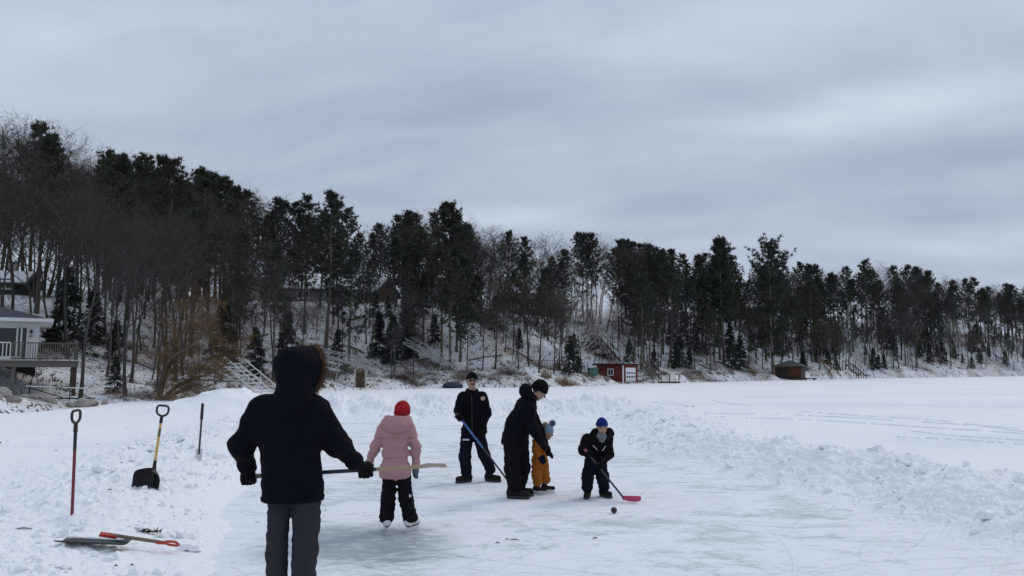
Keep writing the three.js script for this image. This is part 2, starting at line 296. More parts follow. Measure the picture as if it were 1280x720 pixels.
// ---------------------------------------------------------------- trees: one of each kind, then copies
const barkMat = new THREE.MeshStandardMaterial({ vertexColors: true, roughness: 0.95 });
const needleMats = [[1, 1, 1], [0.8, 0.95, 0.95], [1.25, 1.15, 0.85], [0.75, 0.8, 0.8]].map((c) => new THREE.MeshStandardMaterial({ color: lin(...c), vertexColors: true, roughness: 0.9 }));
const twigMats = [[1, 1, 1], [0.75, 0.72, 0.75], [1.2, 1.02, 0.85], [1.15, 1.15, 1.2]].map((c) => new THREE.MeshStandardMaterial({ color: lin(...c), vertexColors: true, roughness: 0.95 }));
const randDir = (R) => { const y = R() * 2 - 1, a = R() * 6.2832, s = Math.sqrt(1 - y * y); return V(Math.cos(a) * s, y, Math.sin(a) * s); };
function proto(name, trunk, crown, crownMat) {
  const g = new THREE.Group(); g.name = name;
  part('trunk', trunk.geo(), barkMat, g); part('crown', crown.geo(), crownMat, g); return g;
}
function tuft(S, c, dir, R, n, len, w, tone) { // a brush of needles at a twig's end
  for (let k = 0; k < n; k++) {
    const d = randDir(R).multiplyScalar(0.85).addScaledVector(dir, 0.75).normalize(), side = randDir(R).cross(d).normalize();
    const t = tone * (0.7 + 0.6 * R());
    S.blade(V(c.x + (R() - 0.5) * len * 0.5, c.y + (R() - 0.5) * len * 0.4, c.z + (R() - 0.5) * len * 0.5), d, len * (0.6 + 0.6 * R()), w, side, [0.032 * t, 0.042 * t, 0.031 * t]);
  }
}
function makePine(seed, H, base, spread, style) { // style 0: rounded knobbly crown; 1: plumes held out in tiers
  const R = rng(seed), trunk = new Shape(), crown = new Shape(), pts = [], rad = [], col = [], n = 9, bend = (R() - 0.5) * 0.9, bz = (R() - 0.5) * 0.7;
  for (let k = 0; k <= n; k++) { const u = k / n; pts.push(V(bend * u * u + 0.12 * Math.sin(u * 7 + seed), H * u * 0.985 - 0.3 * (k === 0), bz * u * u)); rad.push(0.17 * (1 - u) ** 0.8 * (H / 16) + 0.02 + (k === 0 ? 0.06 : 0)); const c = u > 0.5 ? 1.2 : 1; col.push([0.105 * c, 0.087 * c, 0.077]); }
  trunk.tube(pts, rad, 7, col);
  const where = (u) => { const f = u * n, k = Math.min(n - 1, Math.floor(f)); return pts[k].clone().lerp(pts[k + 1], f - k); };
  const tiers = style ? 22 : 20;
  for (let t = 0; t < tiers; t++) {
    const u = base + (1 - base) * ((t + 0.6 * R()) / tiers), v = (u - base) / (1 - base);
    const prof = style ? (v < 0.45 ? 0.85 + 0.25 * v : 0.97 - 0.85 * (v - 0.45)) * (0.8 + 0.3 * Math.sin(v * 26)) : (0.5 + 0.5 * smooth(0, 0.28, v)) * Math.pow(1 - v, 0.8) * 1.32 + 0.06;
    const count = style ? 6 : 5;
    for (let b = 0; b < count; b++) {
      if (v < 0.35 && R() < 0.3) continue;
      const a = R() * 6.2832, L = spread * prof * (0.65 + 0.6 * R()), o = where(u), rise = style ? 0.10 + 0.75 * v * v : 0.25 + 0.7 * v;
      const d = V(Math.cos(a), rise * (0.6 + 0.7 * R()), Math.sin(a)), e = o.clone().addScaledVector(d, L), m = o.clone().lerp(e, 0.5); m.y -= L * 0.10; e.y += L * (style ? 0.12 : 0.1);
      trunk.tube([o, m, e], [0.045 * (1 - v * 0.5) + 0.012, 0.025, 0.008], 3, [0.12, 0.10, 0.085]);
      const tufts = style ? 9 : 4;
      for (let k = 0; k < tufts; k++) {
        const f = 0.34 + 0.66 * (k + 0.5 * R()) / (tufts - 0.5), c = (f < 0.5 ? o.clone().lerp(m, f * 2) : m.clone().lerp(e, f * 2 - 1)).addScaledVector(randDir(R), 0.26);
        const out = V(d.x, d.y + 0.9, d.z).normalize();
        tuft(crown, c, out, R, style ? 15 : 13, style ? 0.56 : 0.46, style ? 0.05 : 0.055, 1);
      }
    }
  }
  tuft(crown, pts[n], V(0, 1, 0), R, 14, 0.6, 0.05, 1);
  for (let k = 0; k < 7; k++) { const u = base * (0.35 + 0.6 * R()), o = where(u), a = R() * 6.28, L = 0.5 + R() * 1.2; trunk.tube([o, V(o.x + Math.cos(a) * L, o.y - 0.1 + 0.2 * R(), o.z + Math.sin(a) * L)], [0.022, 0.006], 3, [0.12, 0.105, 0.095]); }
  return proto('pine_tree', trunk, crown, needleMats[0]);
}
function makeBare(seed, H, opt = {}) { // leafless broadleaf tree
  const R = rng(seed), trunk = new Shape(), crown = new Shape(), { fork = 0.34, spread = 0.5, tone = 1, leaf = 0, twigs = 1, pale = 0, lean = 0, stems = 1 } = opt;
  const bark = pale ? [0.55, 0.53, 0.50] : [0.056 * tone, 0.050 * tone, 0.046 * tone], twig = pale ? [0.40, 0.36, 0.33] : [0.049 * tone, 0.041 * tone, 0.037 * tone];
  function grow(o, d, L, r, level) {
    const segs = [7, 5, 3, 2][level], pts = [o.clone()], rad = [r + (level === 0 ? r * 0.35 : 0)]; const p = o.clone(), dir = d.clone();
    for (let k = 1; k <= segs; k++) { dir.addScaledVector(randDir(R), [0.10, 0.22, 0.28, 0.3][level]); dir.y += [0.05, 0.12, 0.10, 0.06][level]; dir.normalize(); p.addScaledVector(dir, L / segs); pts.push(p.clone()); rad.push(r * (1 - 0.82 * k / segs) + 0.004); }
    (level < 2 ? trunk : crown).tube(pts, rad, [7, 4, 3, 3][level], level < 2 ? bark : twig);
    if (level === 3) {
      for (let k = 0; k < 5 * twigs; k++) { const q = pts[1 + (k % 2)], dd = randDir(R).addScaledVector(dir, 1.1).normalize(); crown.blade(q, dd, L * (0.45 + 0.5 * R()), 0.013, randDir(R).cross(dd).normalize(), twig); }
      for (let k = 0; k < leaf; k++) { const q = pts[1 + (k % 2)].clone().addScaledVector(randDir(R), 0.28), dd = randDir(R), t = 0.6 + 0.8 * R(); crown.blade(q, dd, 0.20, 0.055, randDir(R).cross(dd).normalize(), [0.095 * t, 0.052 * t, 0.028 * t]); }
      return;
    }
    const kids = [10, 5, 5][level], from = level === 0 ? fork : 0.25;
    for (let k = 0; k < kids; k++) {
      const f = from + (1 - from) * (k + 0.9 * R()) / kids, g = f * segs, s = Math.min(segs - 1, Math.floor(g)), q = pts[s].clone().lerp(pts[s + 1], g - s);
      const w = R() * 6.2832, sideways = V(Math.cos(w), 0, Math.sin(w)), along = pts[s + 1].clone().sub(pts[s]).normalize();
      const dd = sideways.multiplyScalar([0.62 + spread * 0.5, 0.8, 0.8][level]).addScaledVector(along, 0.75).normalize();
      grow(q, dd, L * [0.48 * (1.25 - 0.6 * f), 0.55, 0.55][level] * (0.7 + 0.5 * R()) * (level === 0 ? 0.75 + spread * 0.5 : 1), r * [0.42, 0.5, 0.5][level] * (1.15 - 0.5 * f), level + 1);
    }
  }
  for (let s = 0; s < stems; s++) { const w = R() * 6.28; grow(V(stems > 1 ? Math.cos(w) * 0.25 : 0, -0.3, stems > 1 ? Math.sin(w) * 0.25 : 0), V(lean + (stems > 1 ? Math.cos(w) * 0.3 : 0), 1, stems > 1 ? Math.sin(w) * 0.3 : 0).normalize(), H * 0.9, H * (pale ? 0.0075 : 0.0105) / Math.sqrt(stems), 0); }
  return proto('bare_tree', trunk, crown, twigMats[0]);
}
function makeSpruce(seed, H) { // young evergreen, branches down to the ground
  const R = rng(seed), trunk = new Shape(), crown = new Shape();
  trunk.tube([V(0, -0.2, 0), V(0, H * 0.5, 0), V(0, H, 0)], [0.07, 0.04, 0.01], 5, [0.06, 0.05, 0.04]);
  for (let t = 0; t < 17; t++) for (let b = 0; b < 7; b++) {
    const v = (t + R()) / 17, a = R() * 6.28, L = (0.26 * H) * (1 - v) ** 0.85 * (0.7 + 0.45 * R()) + 0.05, o = V(0, H * (0.06 + 0.92 * v), 0), e = V(Math.cos(a) * L, o.y - L * 0.25, Math.sin(a) * L);
    trunk.tube([o, e], [0.015, 0.004], 3, [0.05, 0.04, 0.035]);
    for (let k = 0; k < 3; k++) tuft(crown, o.clone().lerp(e, 0.35 + 0.3 * k), V(Math.cos(a), 0.05, Math.sin(a)), R, 8, 0.30, 0.045, 0.85);
  }
  return proto('young_spruce', trunk, crown, needleMats[0]);
}
const heightOf = (g) => { const b = new THREE.Box3().setFromObject(g); return b.max.y; };
const kit = (list) => list.map((g) => ({ g, h: heightOf(g) }));
const pines = kit([makePine(11, 16, 0.42, 2.7, 0), makePine(23, 16, 0.50, 2.3, 0), makePine(37, 16, 0.30, 2.6, 0), makePine(41, 17, 0.38, 3.1, 0), makePine(83, 15, 0.18, 2.9, 0), makePine(89, 15, 0.24, 2.5, 0)]);
const whitePines = kit([makePine(53, 20, 0.16, 4.3, 1), makePine(67, 20, 0.34, 2.5, 1)]);
const bares = kit([makeBare(3, 14, { fork: 0.46 }), makeBare(8, 14, { fork: 0.54, spread: 0.3 }), makeBare(15, 13, { fork: 0.44, spread: 0.7 }), makeBare(19, 15, { fork: 0.58, spread: 0.35, tone: 1.2 }), makeBare(27, 12, { fork: 0.42, spread: 0.5, stems: 2 })]);
const slims = kit([makeBare(31, 11, { fork: 0.55, spread: 0.15, tone: 0.9 }), makeBare(35, 11, { fork: 0.6, spread: 0.2, tone: 1.1, lean: 0.08 })]);
const oaks = kit([makeBare(43, 12, { fork: 0.4, spread: 0.7, leaf: 5 }), makeBare(47, 12, { fork: 0.42, spread: 0.55, leaf: 4 })]);
const birches = kit([makeBare(61, 11, { fork: 0.35, spread: 0.35, pale: 1, lean: 0.28 }), makeBare(66, 11, { fork: 0.3, spread: 0.5, pale: 1, lean: 0.4, stems: 2 })]);
const spruces = kit([makeSpruce(71, 4.5), makeSpruce(73, 4.5)]);
const treeR = rng(2024);
function plant(kind, name, x, z, h, label, category, group, crownMat, turn = treeR() * 6.2832) {
  const o = kind.g.clone(); o.name = numbered(name); o.position.set(x, hill(x, z) - 0.08, z); o.rotation.set((treeR() - 0.5) * (name === 'sapling' ? 0.22 : 0.05), turn, (treeR() - 0.5) * (name === 'sapling' ? 0.22 : 0.05)); const s = h / kind.h; o.scale.set(s, s, s);
  if (crownMat) o.children[1].material = crownMat;
  scene.add(o); return tag(o, label, category, group);
}
const skyline = table([[-60, 110], [0, 128], [50, 150], [110, 184], [130, 180], [200, 182], [250, 200], [300, 222], [345, 240], [400, 232], [450, 264], [480, 262], [520, 250], [560, 240], [590, 270], [630, 280], [690, 288], [740, 280], [790, 290], [830, 296], [870, 312], [905, 300], [940, 325], [970, 318], [1050, 324], [1090, 316], [1130, 322], [1190, 335], [1230, 340], [1280, 345], [1340, 350]]);
const shoreDepth = table([[-60, 28], [0, 31], [100, 34], [200, 44], [300, 53], [400, 63], [530, 73], [690, 78], [740, 86], [800, 99], [860, 112], [960, 130], [1010, 142], [1100, 169], [1280, 227], [1340, 255]]);
const keepClear = []; // footprints of what people built on the slope: [x, z, radius]
const stood = [];
function spot(px, D, gap) {
  const p = atHeight(px, D, 6); if (shoreDist(p.x, p.z) < 1.2) return null;
  for (const [x, z, r] of keepClear) if ((p.x - x) ** 2 + (p.z - z) ** 2 < r * r) return null;
  for (const [x, z] of stood) if ((p.x - x) ** 2 + (p.z - z) ** 2 < gap * gap) return null;
  return p;
}
const openViews = [[636, 722, 121, 0.85], [722, 790, 121, 0.3], [312, 358, 103, 0.5], [364, 486, 102, 0.3], [530, 562, 107, 0.5], [926, 955, 171, 0.5], [1005, 1110, 190, 0.7], [105, 300, 70, 0.6], [-60, 110, 47, -1], [110, 132, 50, 0.04]]; // gaps cleared below the houses: from, to, depth, share of trees left
const thinned = (px, D, R) => { for (const [a, b, d, keep] of openViews) if (px > a && px < b && D < d && R() > keep) return true; return false; };
function growWoods() {
  const R = treeR, inland = (px) => (px < 330 ? 75 : 52);
  const tallTo = (px, D, p, drop) => at(px, skyline(px) + drop, D).y - hill(p.x, p.z);
  const counts = { pine: 0, bare: 0, slim: 0, oak: 0, spruce: 0 };
  const pineShare = table([[0, 0.05], [100, 0.15], [125, 0.75], [300, 0.8], [330, 0.72], [590, 0.66], [600, 0.15], [690, 0.25], [705, 0.9], [920, 0.85], [1000, 0.8], [1110, 0.55], [1280, 0.5]]);
  // the back rows that draw the skyline
  for (let k = 0, made = 0; k < 1500 && made < 262; k++) {
    const px = -45 + Math.pow(k * 0.61803 % 1, 0.82) * 1370, sd = shoreDepth(px), D = sd + inland(px) * (0.45 + 0.6 * R()), p = spot(px, D, 1.7); if (!p || thinned(px, D, R)) continue;
    const h = tallTo(px, D, p, 4 + 34 * R() ** 1.6); if (h < 7 || h > 30) continue;
    stood.push([p.x, p.z]); made++;
    if (R() < pineShare(px)) { counts.pine++; plant(pines[Math.floor(R() * 6)], 'pine_tree', p.x, p.z, h, 'tall dark green pine with knobbly crown and bare lower trunk on the wooded hillside', 'pine tree', 'pines of the hillside wood', needleMats[Math.floor(R() * 4)]); }
    else { counts.bare++; plant(bares[Math.floor(R() * 5)], 'bare_tree', p.x, p.z, h, 'leafless grey brown broadleaf tree with fine twigs on the wooded hillside', 'bare tree', 'leafless trees of the hillside wood', twigMats[Math.floor(R() * 4)]); }
  }
  // the slope between the ridge and the shore
  const pineMid = table([[0, 0.0], [110, 0.12], [320, 0.2], [350, 0.72], [590, 0.6], [610, 0.25], [700, 0.25], [830, 0.4], [850, 0.85], [1000, 0.8], [1060, 0.32], [1280, 0.32]]);
  for (let k = 0, made = 0; k < 1800 && made < 275; k++) {
    const px = -40 + Math.pow((k * 0.61803 + 0.31) % 1, 0.85) * 1360, sd = shoreDepth(px), D = sd + inland(px) * (0.08 + 0.5 * R()), p = spot(px, D, 1.9); if (!p || thinned(px, D, R)) continue;
    const near = (D - sd) / inland(px), h = tallTo(px, D, p, 18 + 75 * R() + (near < 0.2 ? 30 : 0)); if (h < 6 || h > 30) continue;
    stood.push([p.x, p.z]); made++;
    const r = R();
    if (r < pineMid(px)) { counts.pine++; plant(pines[Math.floor(R() * 6)], 'pine_tree', p.x, p.z, h, 'tall dark green pine with knobbly crown and bare lower trunk on the wooded hillside', 'pine tree', 'pines of the hillside wood', needleMats[Math.floor(R() * 4)]); }
    else if (r > 0.93 || (px > 20 && px < 130 && r > 0.75) || (px > 240 && px < 330 && r > 0.7) || (px > 610 && px < 700 && r > 0.75)) { counts.oak++; plant(oaks[Math.floor(R() * 2)], 'oak_tree', p.x, p.z, h * 0.85, 'broadleaf tree still holding rusty brown dead leaves on the wooded hillside', 'oak tree', 'brown leaved oaks of the hillside wood', null); }
    else { counts.bare++; plant(bares[Math.floor(R() * 5)], 'bare_tree', p.x, p.z, h, 'leafless grey brown broadleaf tree with fine twigs on the wooded hillside', 'bare tree', 'leafless trees of the hillside wood', twigMats[Math.floor(R() * 4)]); }
  }
  // slim young trunks low on the slope
  for (let k = 0, made = 0; k < 900 && made < 190; k++) {
    const px = 60 + ((k * 0.61803 + 0.77) % 1) * 1230, sd = shoreDepth(px), D = sd + inland(px) * (0.03 + 0.4 * R()), p = spot(px, D, 1.2); if (!p || thinned(px, D, R)) continue;
    const h = 5 + 7 * R(); stood.push([p.x, p.z]); made++;
    if (R() < 0.34) { counts.spruce++; plant(spruces[made % 2], 'young_spruce', p.x, p.z, 2.2 + 4.2 * R(), 'small dark young spruce with branches to the snow on the slope', 'spruce', 'young spruces on the slope', null); }
    else { counts.slim++; plant(slims[made % 2], 'sapling', p.x, p.z, h, 'slim leafless young tree with a thin straight trunk on the slope', 'young tree', 'slim young trees on the slope', twigMats[Math.floor(R() * 4)]); }
  }
  console.log(JSON.stringify(counts));
}
// single trees that stand out
function feature(kind, name, px, D, topPy, label, category, crownMat, turn) { const p = atHeight(px, D, 3); const h = at(px, topPy, D).y - hill(p.x, p.z); stood.push([p.x, p.z]); return plant(kind, name, p.x, p.z, h, label, category, undefined, crownMat, turn); }
feature(whitePines[0], 'white_pine', 966, 134, 291, 'tall white pine with tiered plumes beside the brown shed on the shore', 'pine tree', needleMats[0], 0.4);
feature(whitePines[1], 'white_pine', 904, 128, 290, 'white pine with fanned open top rising above the ridge line of dark pines', 'pine tree', needleMats[1], 2.2);
feature(whitePines[1], 'white_pine', 560, 98, 246, 'thin white pine with sparse tiers behind the grey gabled house', 'pine tree', needleMats[2], 1.2);
feature(pines[0], 'shore_pine', 408, 78, 233, 'tall pine with pale bare trunk directly up the slope from the small grey hut', 'pine tree', needleMats[0], 1.0);
feature(bares[0], 'ridge_tree', 684, 112, 280, 'round crowned leafless tree standing alone against the sky above the red house', 'bare tree', twigMats[3], 2.0);
feature(oaks[1], 'ridge_oak', 632, 108, 276, 'wide leafy brown oak against the sky behind the red house', 'oak tree', twigMats[0], 0.5);
feature(birches[0], 'birch', 612, 84, 372, 'white leaning birch at the foot of the slope below the red house', 'birch', null, 0.1);
feature(birches[1], 'birch', 705, 92, 345, 'forked white birch leaning out over the wooden deck with grey railing', 'birch', null, 0.3);
feature(birches[0], 'birch', 722, 100, 325, 'tall pale birch beside the top of the red staircase', 'birch', null, 0.2);
feature(birches[1], 'birch', 1180, 205, 390, 'pale bent birch clump bowing over the far shore', 'birch', null, 0.0);
feature(bares[2], 'big_shore_tree', 160, 43, 215, 'thick trunked dark leafless tree near the shore beside the golden willow', 'bare tree', twigMats[1], 0.8);
feature(bares[0], 'big_shore_tree', 104, 41, 205, 'thick trunked dark leafless tree just behind the deck of the white house', 'bare tree', twigMats[1], 2.6);
feature(spruces[0], 'shore_spruce', 318, 58, 405, 'dense dark spruce between the golden willow and the tilted dock frame', 'spruce', needleMats[3], 0);
{ // golden willow: arching stems and a mop of fine yellow twigs
  const R = rng(90), trunk = new Shape(), crown = new Shape(), p = atHeight(200, 44.5, 0.6), k = 44.5 / FOCAL, base = hill(p.x, p.z);
  const L = (px, py, dz) => V((px - 200) * k, (497 - py) * k - 0.1, dz);
  const stems = [[[200, 499, 0], [202, 480, 0], [212, 452, 0.2], [228, 428, 0.4], [246, 402, 0.5]], [[200, 499, 0], [214, 478, -0.4], [236, 466, -0.8], [262, 455, -1.2], [284, 430, -1.5]], [[200, 497, 0], [206, 466, 0.5], [222, 440, 1], [250, 425, 1.3], [272, 395, 1.4]], [[198, 497, 0], [196, 470, -0.5], [205, 440, -0.8], [216, 405, -1.0], [232, 382, -1]], [[201, 497, 0], [228, 482, 0.5], [255, 478, 0.9], [285, 470, 1.2]]];
  for (const s of stems) {
    const pts = new THREE.CatmullRomCurve3(s.map((q) => L(...q))).getPoints(10), rad = pts.map((_, i) => 0.13 * (1 - i / 11) + 0.012);
    trunk.tube(pts, rad, 6, [0.13, 0.105, 0.09]);
    for (let b = 0; b < 26; b++) {
      const o = pts[3 + Math.floor(R() * 7.9)], d = randDir(R).multiplyScalar(1.1); d.y = Math.abs(d.y) * 0.9 + 0.3; d.x += 0.25; d.normalize();
      const len = 0.8 + 1.1 * R(), m = o.clone().addScaledVector(d, len * 0.6), e = o.clone().addScaledVector(d, len); e.y -= 0.12 * len; trunk.tube([o, m, e], [0.03, 0.016, 0.008], 3, [0.09, 0.065, 0.04]);
      for (let w = 0; w < 30; w++) {
        const q = m.clone().lerp(e, R() * 1.1), dd = randDir(R).addScaledVector(d, 0.4).normalize(), l2 = 0.35 + 0.6 * R(), t = 0.6 + 0.7 * R(), c = [0.145 * t, 0.088 * t, 0.038 * t], side = randDir(R).cross(dd).normalize(), mid = q.clone().addScaledVector(dd, l2 * 0.5);
        crown.blade(q, dd, l2, 0.010, side, c); const droop = dd.clone(); droop.y -= 0.5; droop.normalize(); crown.blade(mid, droop, l2 * 0.9, 0.008, side, c);
      }
    }
  }
  const g = proto('willow_tree', trunk, crown, twigMats[0]); g.name = numbered('willow_tree'); g.position.set(p.x, base, p.z); scene.add(g);
  tag(g, 'golden twigged willow with arching dark stems at the edge of the lake', 'willow');
}

// ---------------------------------------------------------------- what people built along the shore
const woodTex = noiseMap(256, (u, v) => { const a = v * 6.2832, n = 0.8 + 0.5 * fbm(u * 3 + 1, Math.cos(a) * 6, Math.sin(a) * 6, 4) + 0.12 * N3(u * 40, v * 90, 1); return [n * 0.86, n * 0.84, n * 0.80]; });
const M = {
  siding: mat([0.80, 0.81, 0.82], 0.7), trim: mat([0.74, 0.76, 0.78], 0.6), roof: mat([0.05, 0.053, 0.062], 0.9), glass: mat([0.02, 0.024, 0.028], 0.12), dark: mat([0.03, 0.028, 0.027], 0.9),
  grey: mat([0.30, 0.285, 0.265], 0.9, { map: woodTex }), tan: mat([0.36, 0.27, 0.16], 0.85, { map: woodTex }), brown: mat([0.15, 0.10, 0.07], 0.9, { map: woodTex }), honey: mat([0.42, 0.29, 0.13], 0.85, { map: woodTex }),
  red: mat([0.15, 0.020, 0.018], 0.8), redDark: mat([0.13, 0.03, 0.024], 0.85, { map: woodTex }), metal: mat([0.50, 0.51, 0.52], 0.45, { metalness: 0.6 }), whiteMetal: mat([0.66, 0.67, 0.68], 0.5),
  zinc: mat([0.40, 0.40, 0.41], 0.5), snow: mat([0.84, 0.86, 0.88], 0.95), cream: mat([0.50, 0.46, 0.36], 0.8), greyHouse: mat([0.28, 0.29, 0.30], 0.8), teal: mat([0.03, 0.13, 0.11], 0.6), rock: mat([0.22, 0.20, 0.185], 0.95), stone: mat([0.30, 0.275, 0.25], 0.95), blue: mat([0.018, 0.024, 0.05], 0.7), straw: mat([0.42, 0.30, 0.15], 0.9), barrel: mat([0.10, 0.10, 0.10], 0.6), bark: mat([0.13, 0.11, 0.095], 0.95),
};
const merged = (list) => mergeGeometries(list.map((g) => g.index ? g.toNonIndexed() : g));
function gableRoof(w, d, rise, over, thick) { // two slopes, ridge along x, base at y = 0
  const s = new THREE.Shape(); const h = d / 2 + over; const sl = rise / (d / 2);
  s.moveTo(-h, -over * sl); s.lineTo(0, rise); s.lineTo(h, -over * sl); s.lineTo(h, -over * sl + thick); s.lineTo(0, rise + thick); s.lineTo(-h, -over * sl + thick); s.closePath();
  return new THREE.ExtrudeGeometry(s, { depth: w + 2 * over, bevelEnabled: false }).translate(0, 0, -(w + 2 * over) / 2).rotateY(Math.PI / 2);
}
function hipRoof(w, d, rise, over) {
  const a = w / 2 + over, b = d / 2 + over, r = Math.max(0.05, a - b), t = 0.14, p = [[-a, 0, b], [a, 0, b], [a, 0, -b], [-a, 0, -b], [-r, rise, 0], [r, rise, 0]];
  const f = [[0, 1, 5], [0, 5, 4], [1, 2, 5], [2, 3, 4], [2, 4, 5], [3, 0, 4], [0, 3, 2], [0, 2, 1]], pos = [], uv = [];
  for (const q of f) for (const k of q) { pos.push(...p[k]); uv.push(p[k][0], p[k][2]); }
  const g = new THREE.BufferGeometry(); g.setAttribute('position', new THREE.Float32BufferAttribute(pos, 3)); g.setAttribute('uv', new THREE.Float32BufferAttribute(uv, 2)); g.computeVertexNormals(); return g;
}
function addWindow(parent, w, h, pos, rot, bars = 1) { // frame with its panes set back in it
  const f = part('window', merged([boxGeo(w, 0.09, 0.1, 0, h / 2, 0), boxGeo(w, 0.09, 0.1, 0, -h / 2, 0), boxGeo(0.09, h + 0.09, 0.1, -w / 2, 0, 0), boxGeo(0.09, h + 0.09, 0.1, w / 2, 0, 0), ...Array.from({ length: bars }, (_, k) => boxGeo(0.07, h - 0.09, 0.08, -w / 2 + w * (k + 1) / (bars + 1), 0, 0))]), M.trim, parent, pos, rot);
  for (let k = 0; k <= bars; k++) part('pane', boxGeo(w / (bars + 1) - 0.08, h - 0.1, 0.02, -w / 2 + w * (k + 0.5) / (bars + 1), 0, -0.02), M.glass, f);
  return f;
}
function railing(parent, a, b, h, m, gap = 0.14, name = 'railing') { // top and bottom rails carrying single balusters
  const d = Math.hypot(b[0] - a[0], b[2] - a[2]), ang = -Math.atan2(b[2] - a[2], b[0] - a[0]), n = Math.max(2, Math.round(d / gap));
  const r = part(name, merged([barGeo([a[0], a[1] + h, a[2]], [b[0], b[1] + h, b[2]], 0.12, 0.06), barGeo([a[0], a[1] + 0.1, a[2]], [b[0], b[1] + 0.1, b[2]], 0.06, 0.06)]), m, parent);
  const g = boxGeo(0.045, h - 0.14, 0.045);
  for (let k = 0; k <= n; k++) { const t = k / n; part('baluster', g, m, r, [lerp(a[0], b[0], t), lerp(a[1], b[1], t) + h / 2 + 0.03, lerp(a[2], b[2], t) + 0.055], [0, ang, 0]); }
  return r;
}
{ // white house on the shore with its raised deck
  const o = atHeight(98, 43, 2.19), gy = hill(o.x - 2, o.z);
  const h = thing('lake_house', 'white sided house with dark hip roof and raised railed deck at the shore', 'house', [o.x, 0, o.z], 0.55);
  keepClear.push([o.x - 8, o.z - 1, 7.5], [o.x - 1, o.z, 2.4]);
  const FY = 2.19, W = 12, wx = -2.0; // the wall's corner lies wx from the deck's corner
  part('wall', merged([boxGeo(W, 2.35, 8, wx - W / 2, FY + 1.17, -7.7)]), M.siding, h);
  const lap = []; for (let k = 0; k < 15; k++) lap.push(boxGeo(W + 0.02, 0.15, 0.03, wx - W / 2, FY + 0.12 + k * 0.155, -3.69).rotateX(0)); part('siding', merged(lap), M.siding, h);
  part('basement_wall', boxGeo(W, 2.6, 7.6, wx - W / 2, FY - 1.42, -7.8), M.dark, h);
  const rf = part('roof', hipRoof(W, 8, 1.45, 0.7), M.roof, h, [wx - W / 2, FY + 2.45, -7.7]);
  part('fascia', merged([boxGeo(W + 1.44, 0.2, 0.06, 0, -0.06, 4.72), boxGeo(0.06, 0.2, 9.4, W / 2 + 0.72, -0.06, 0)]), M.trim, rf);
  part('soffit', boxGeo(W + 1.36, 0.04, 9.3, 0, -0.14, 0), M.trim, rf);
  part('corner_board', boxGeo(0.14, 2.35, 0.14, wx + 0.0, FY + 1.17, -3.67), M.trim, h);
  addWindow(h, 2.6, 1.7, [wx - 2.1, FY + 1.12, -3.62], [0, 0, 0], 1);
  addWindow(h, 0.5, 1.9, [wx - 0.55 - 0.2, FY + 1.05, -3.62], [0, 0, 0], 0);
  part('wall_lamp', merged([boxGeo(0.1, 0.2, 0.1, wx - 0.35 + 0.03, FY + 1.75, -3.6), boxGeo(0.06, 0.1, 0.14, wx - 0.32, FY + 1.5, -3.6)]), M.dark, h);
  const dk = part('deck', boxGeo(11.2, 0.10, 3.6, -5.6, FY - 0.05, -1.75), M.grey, h);
  for (let k = 0; k < 12; k++) part('plank', boxGeo(11.25, 0.035, 0.27, 0, 0, 0), M.grey, dk, [-5.6, FY + 0.02, -3.4 + k * 0.3]);
  part('beam', boxGeo(6.0, 0.24, 0.12, -8.4, FY - 0.22, 0.06), M.honey, h); part('beam', boxGeo(5.3, 0.22, 0.12, -2.7, FY - 0.21, 0.08), M.grey, h); part('beam', boxGeo(0.12, 0.24, 3.5, -0.06, FY - 0.21, -1.78), M.grey, h);
  for (const [x, z, m] of [[-0.15, -0.1, M.brown], [-3.0, 0, M.grey], [-5.4, 0, M.brown], [-8.2, 0, M.grey], [-0.15, -3.3, M.grey], [-3, -3.3, M.brown], [-5.4, -3.3, M.brown]]) { const g0 = Math.min(hill(o.x + x * 0.85 + z * 0.52, o.z - x * 0.52 + z * 0.85), 1.2) - 0.25; part('post', boxGeo(0.2, FY - 0.3 - g0, 0.2, x, (FY - 0.3 + g0) / 2, z), m, h); }
  railing(h, [-11, FY + 0.04, 0], [-3.2, FY + 0.04, 0], 0.95, M.whiteMetal, 0.17); railing(h, [-3.1, FY + 0.04, 0], [-0.1, FY + 0.04, 0], 0.95, M.grey, 0.115); railing(h, [-0.05, FY + 0.04, -3.5], [-0.05, FY + 0.04, -0.1], 0.95, M.grey, 0.13);
  // stored white pier frame beneath the deck's corner
  const d0 = atHeight(84, 40.5, 0.5), f = thing('pier_frame', 'white and dark tube frame of a stored pier standing under the deck corner', 'pier frame', [d0.x, hill(d0.x, d0.z) - 0.1, d0.z], 0.1);
  for (const [x, y] of [[-1.9, 1.0], [-0.9, 1.2], [0.1, 1.25], [0.9, 1.55], [1.3, 1.75]]) part('post', rodGeo([x, -0.2, 0], [x + 0.1, y, 0.05], 0.03), x > 0.5 || x === -0.9 ? M.whiteMetal : M.dark, f);
  part('rail', rodGeo([-2, 0.85, 0.06], [1.6, 0.7, 0.06], 0.03), M.whiteMetal, f); part('rail', rodGeo([-2, 0.25, 0.06], [1.4, 0.2, 0.06], 0.035), M.dark, f);
  part('brace', rodGeo([-1.9, 0.8, 0.1], [0, 0.2, 0.1], 0.025), M.dark, f); part('brace', rodGeo([-0.5, 0.8, 0.1], [1.2, 0.25, 0.1], 0.025), M.dark, f); part('cross_bar', rodGeo([1.0, 0.78, -0.3], [2.2, 0.82, -0.3], 0.03), M.whiteMetal, f);
}
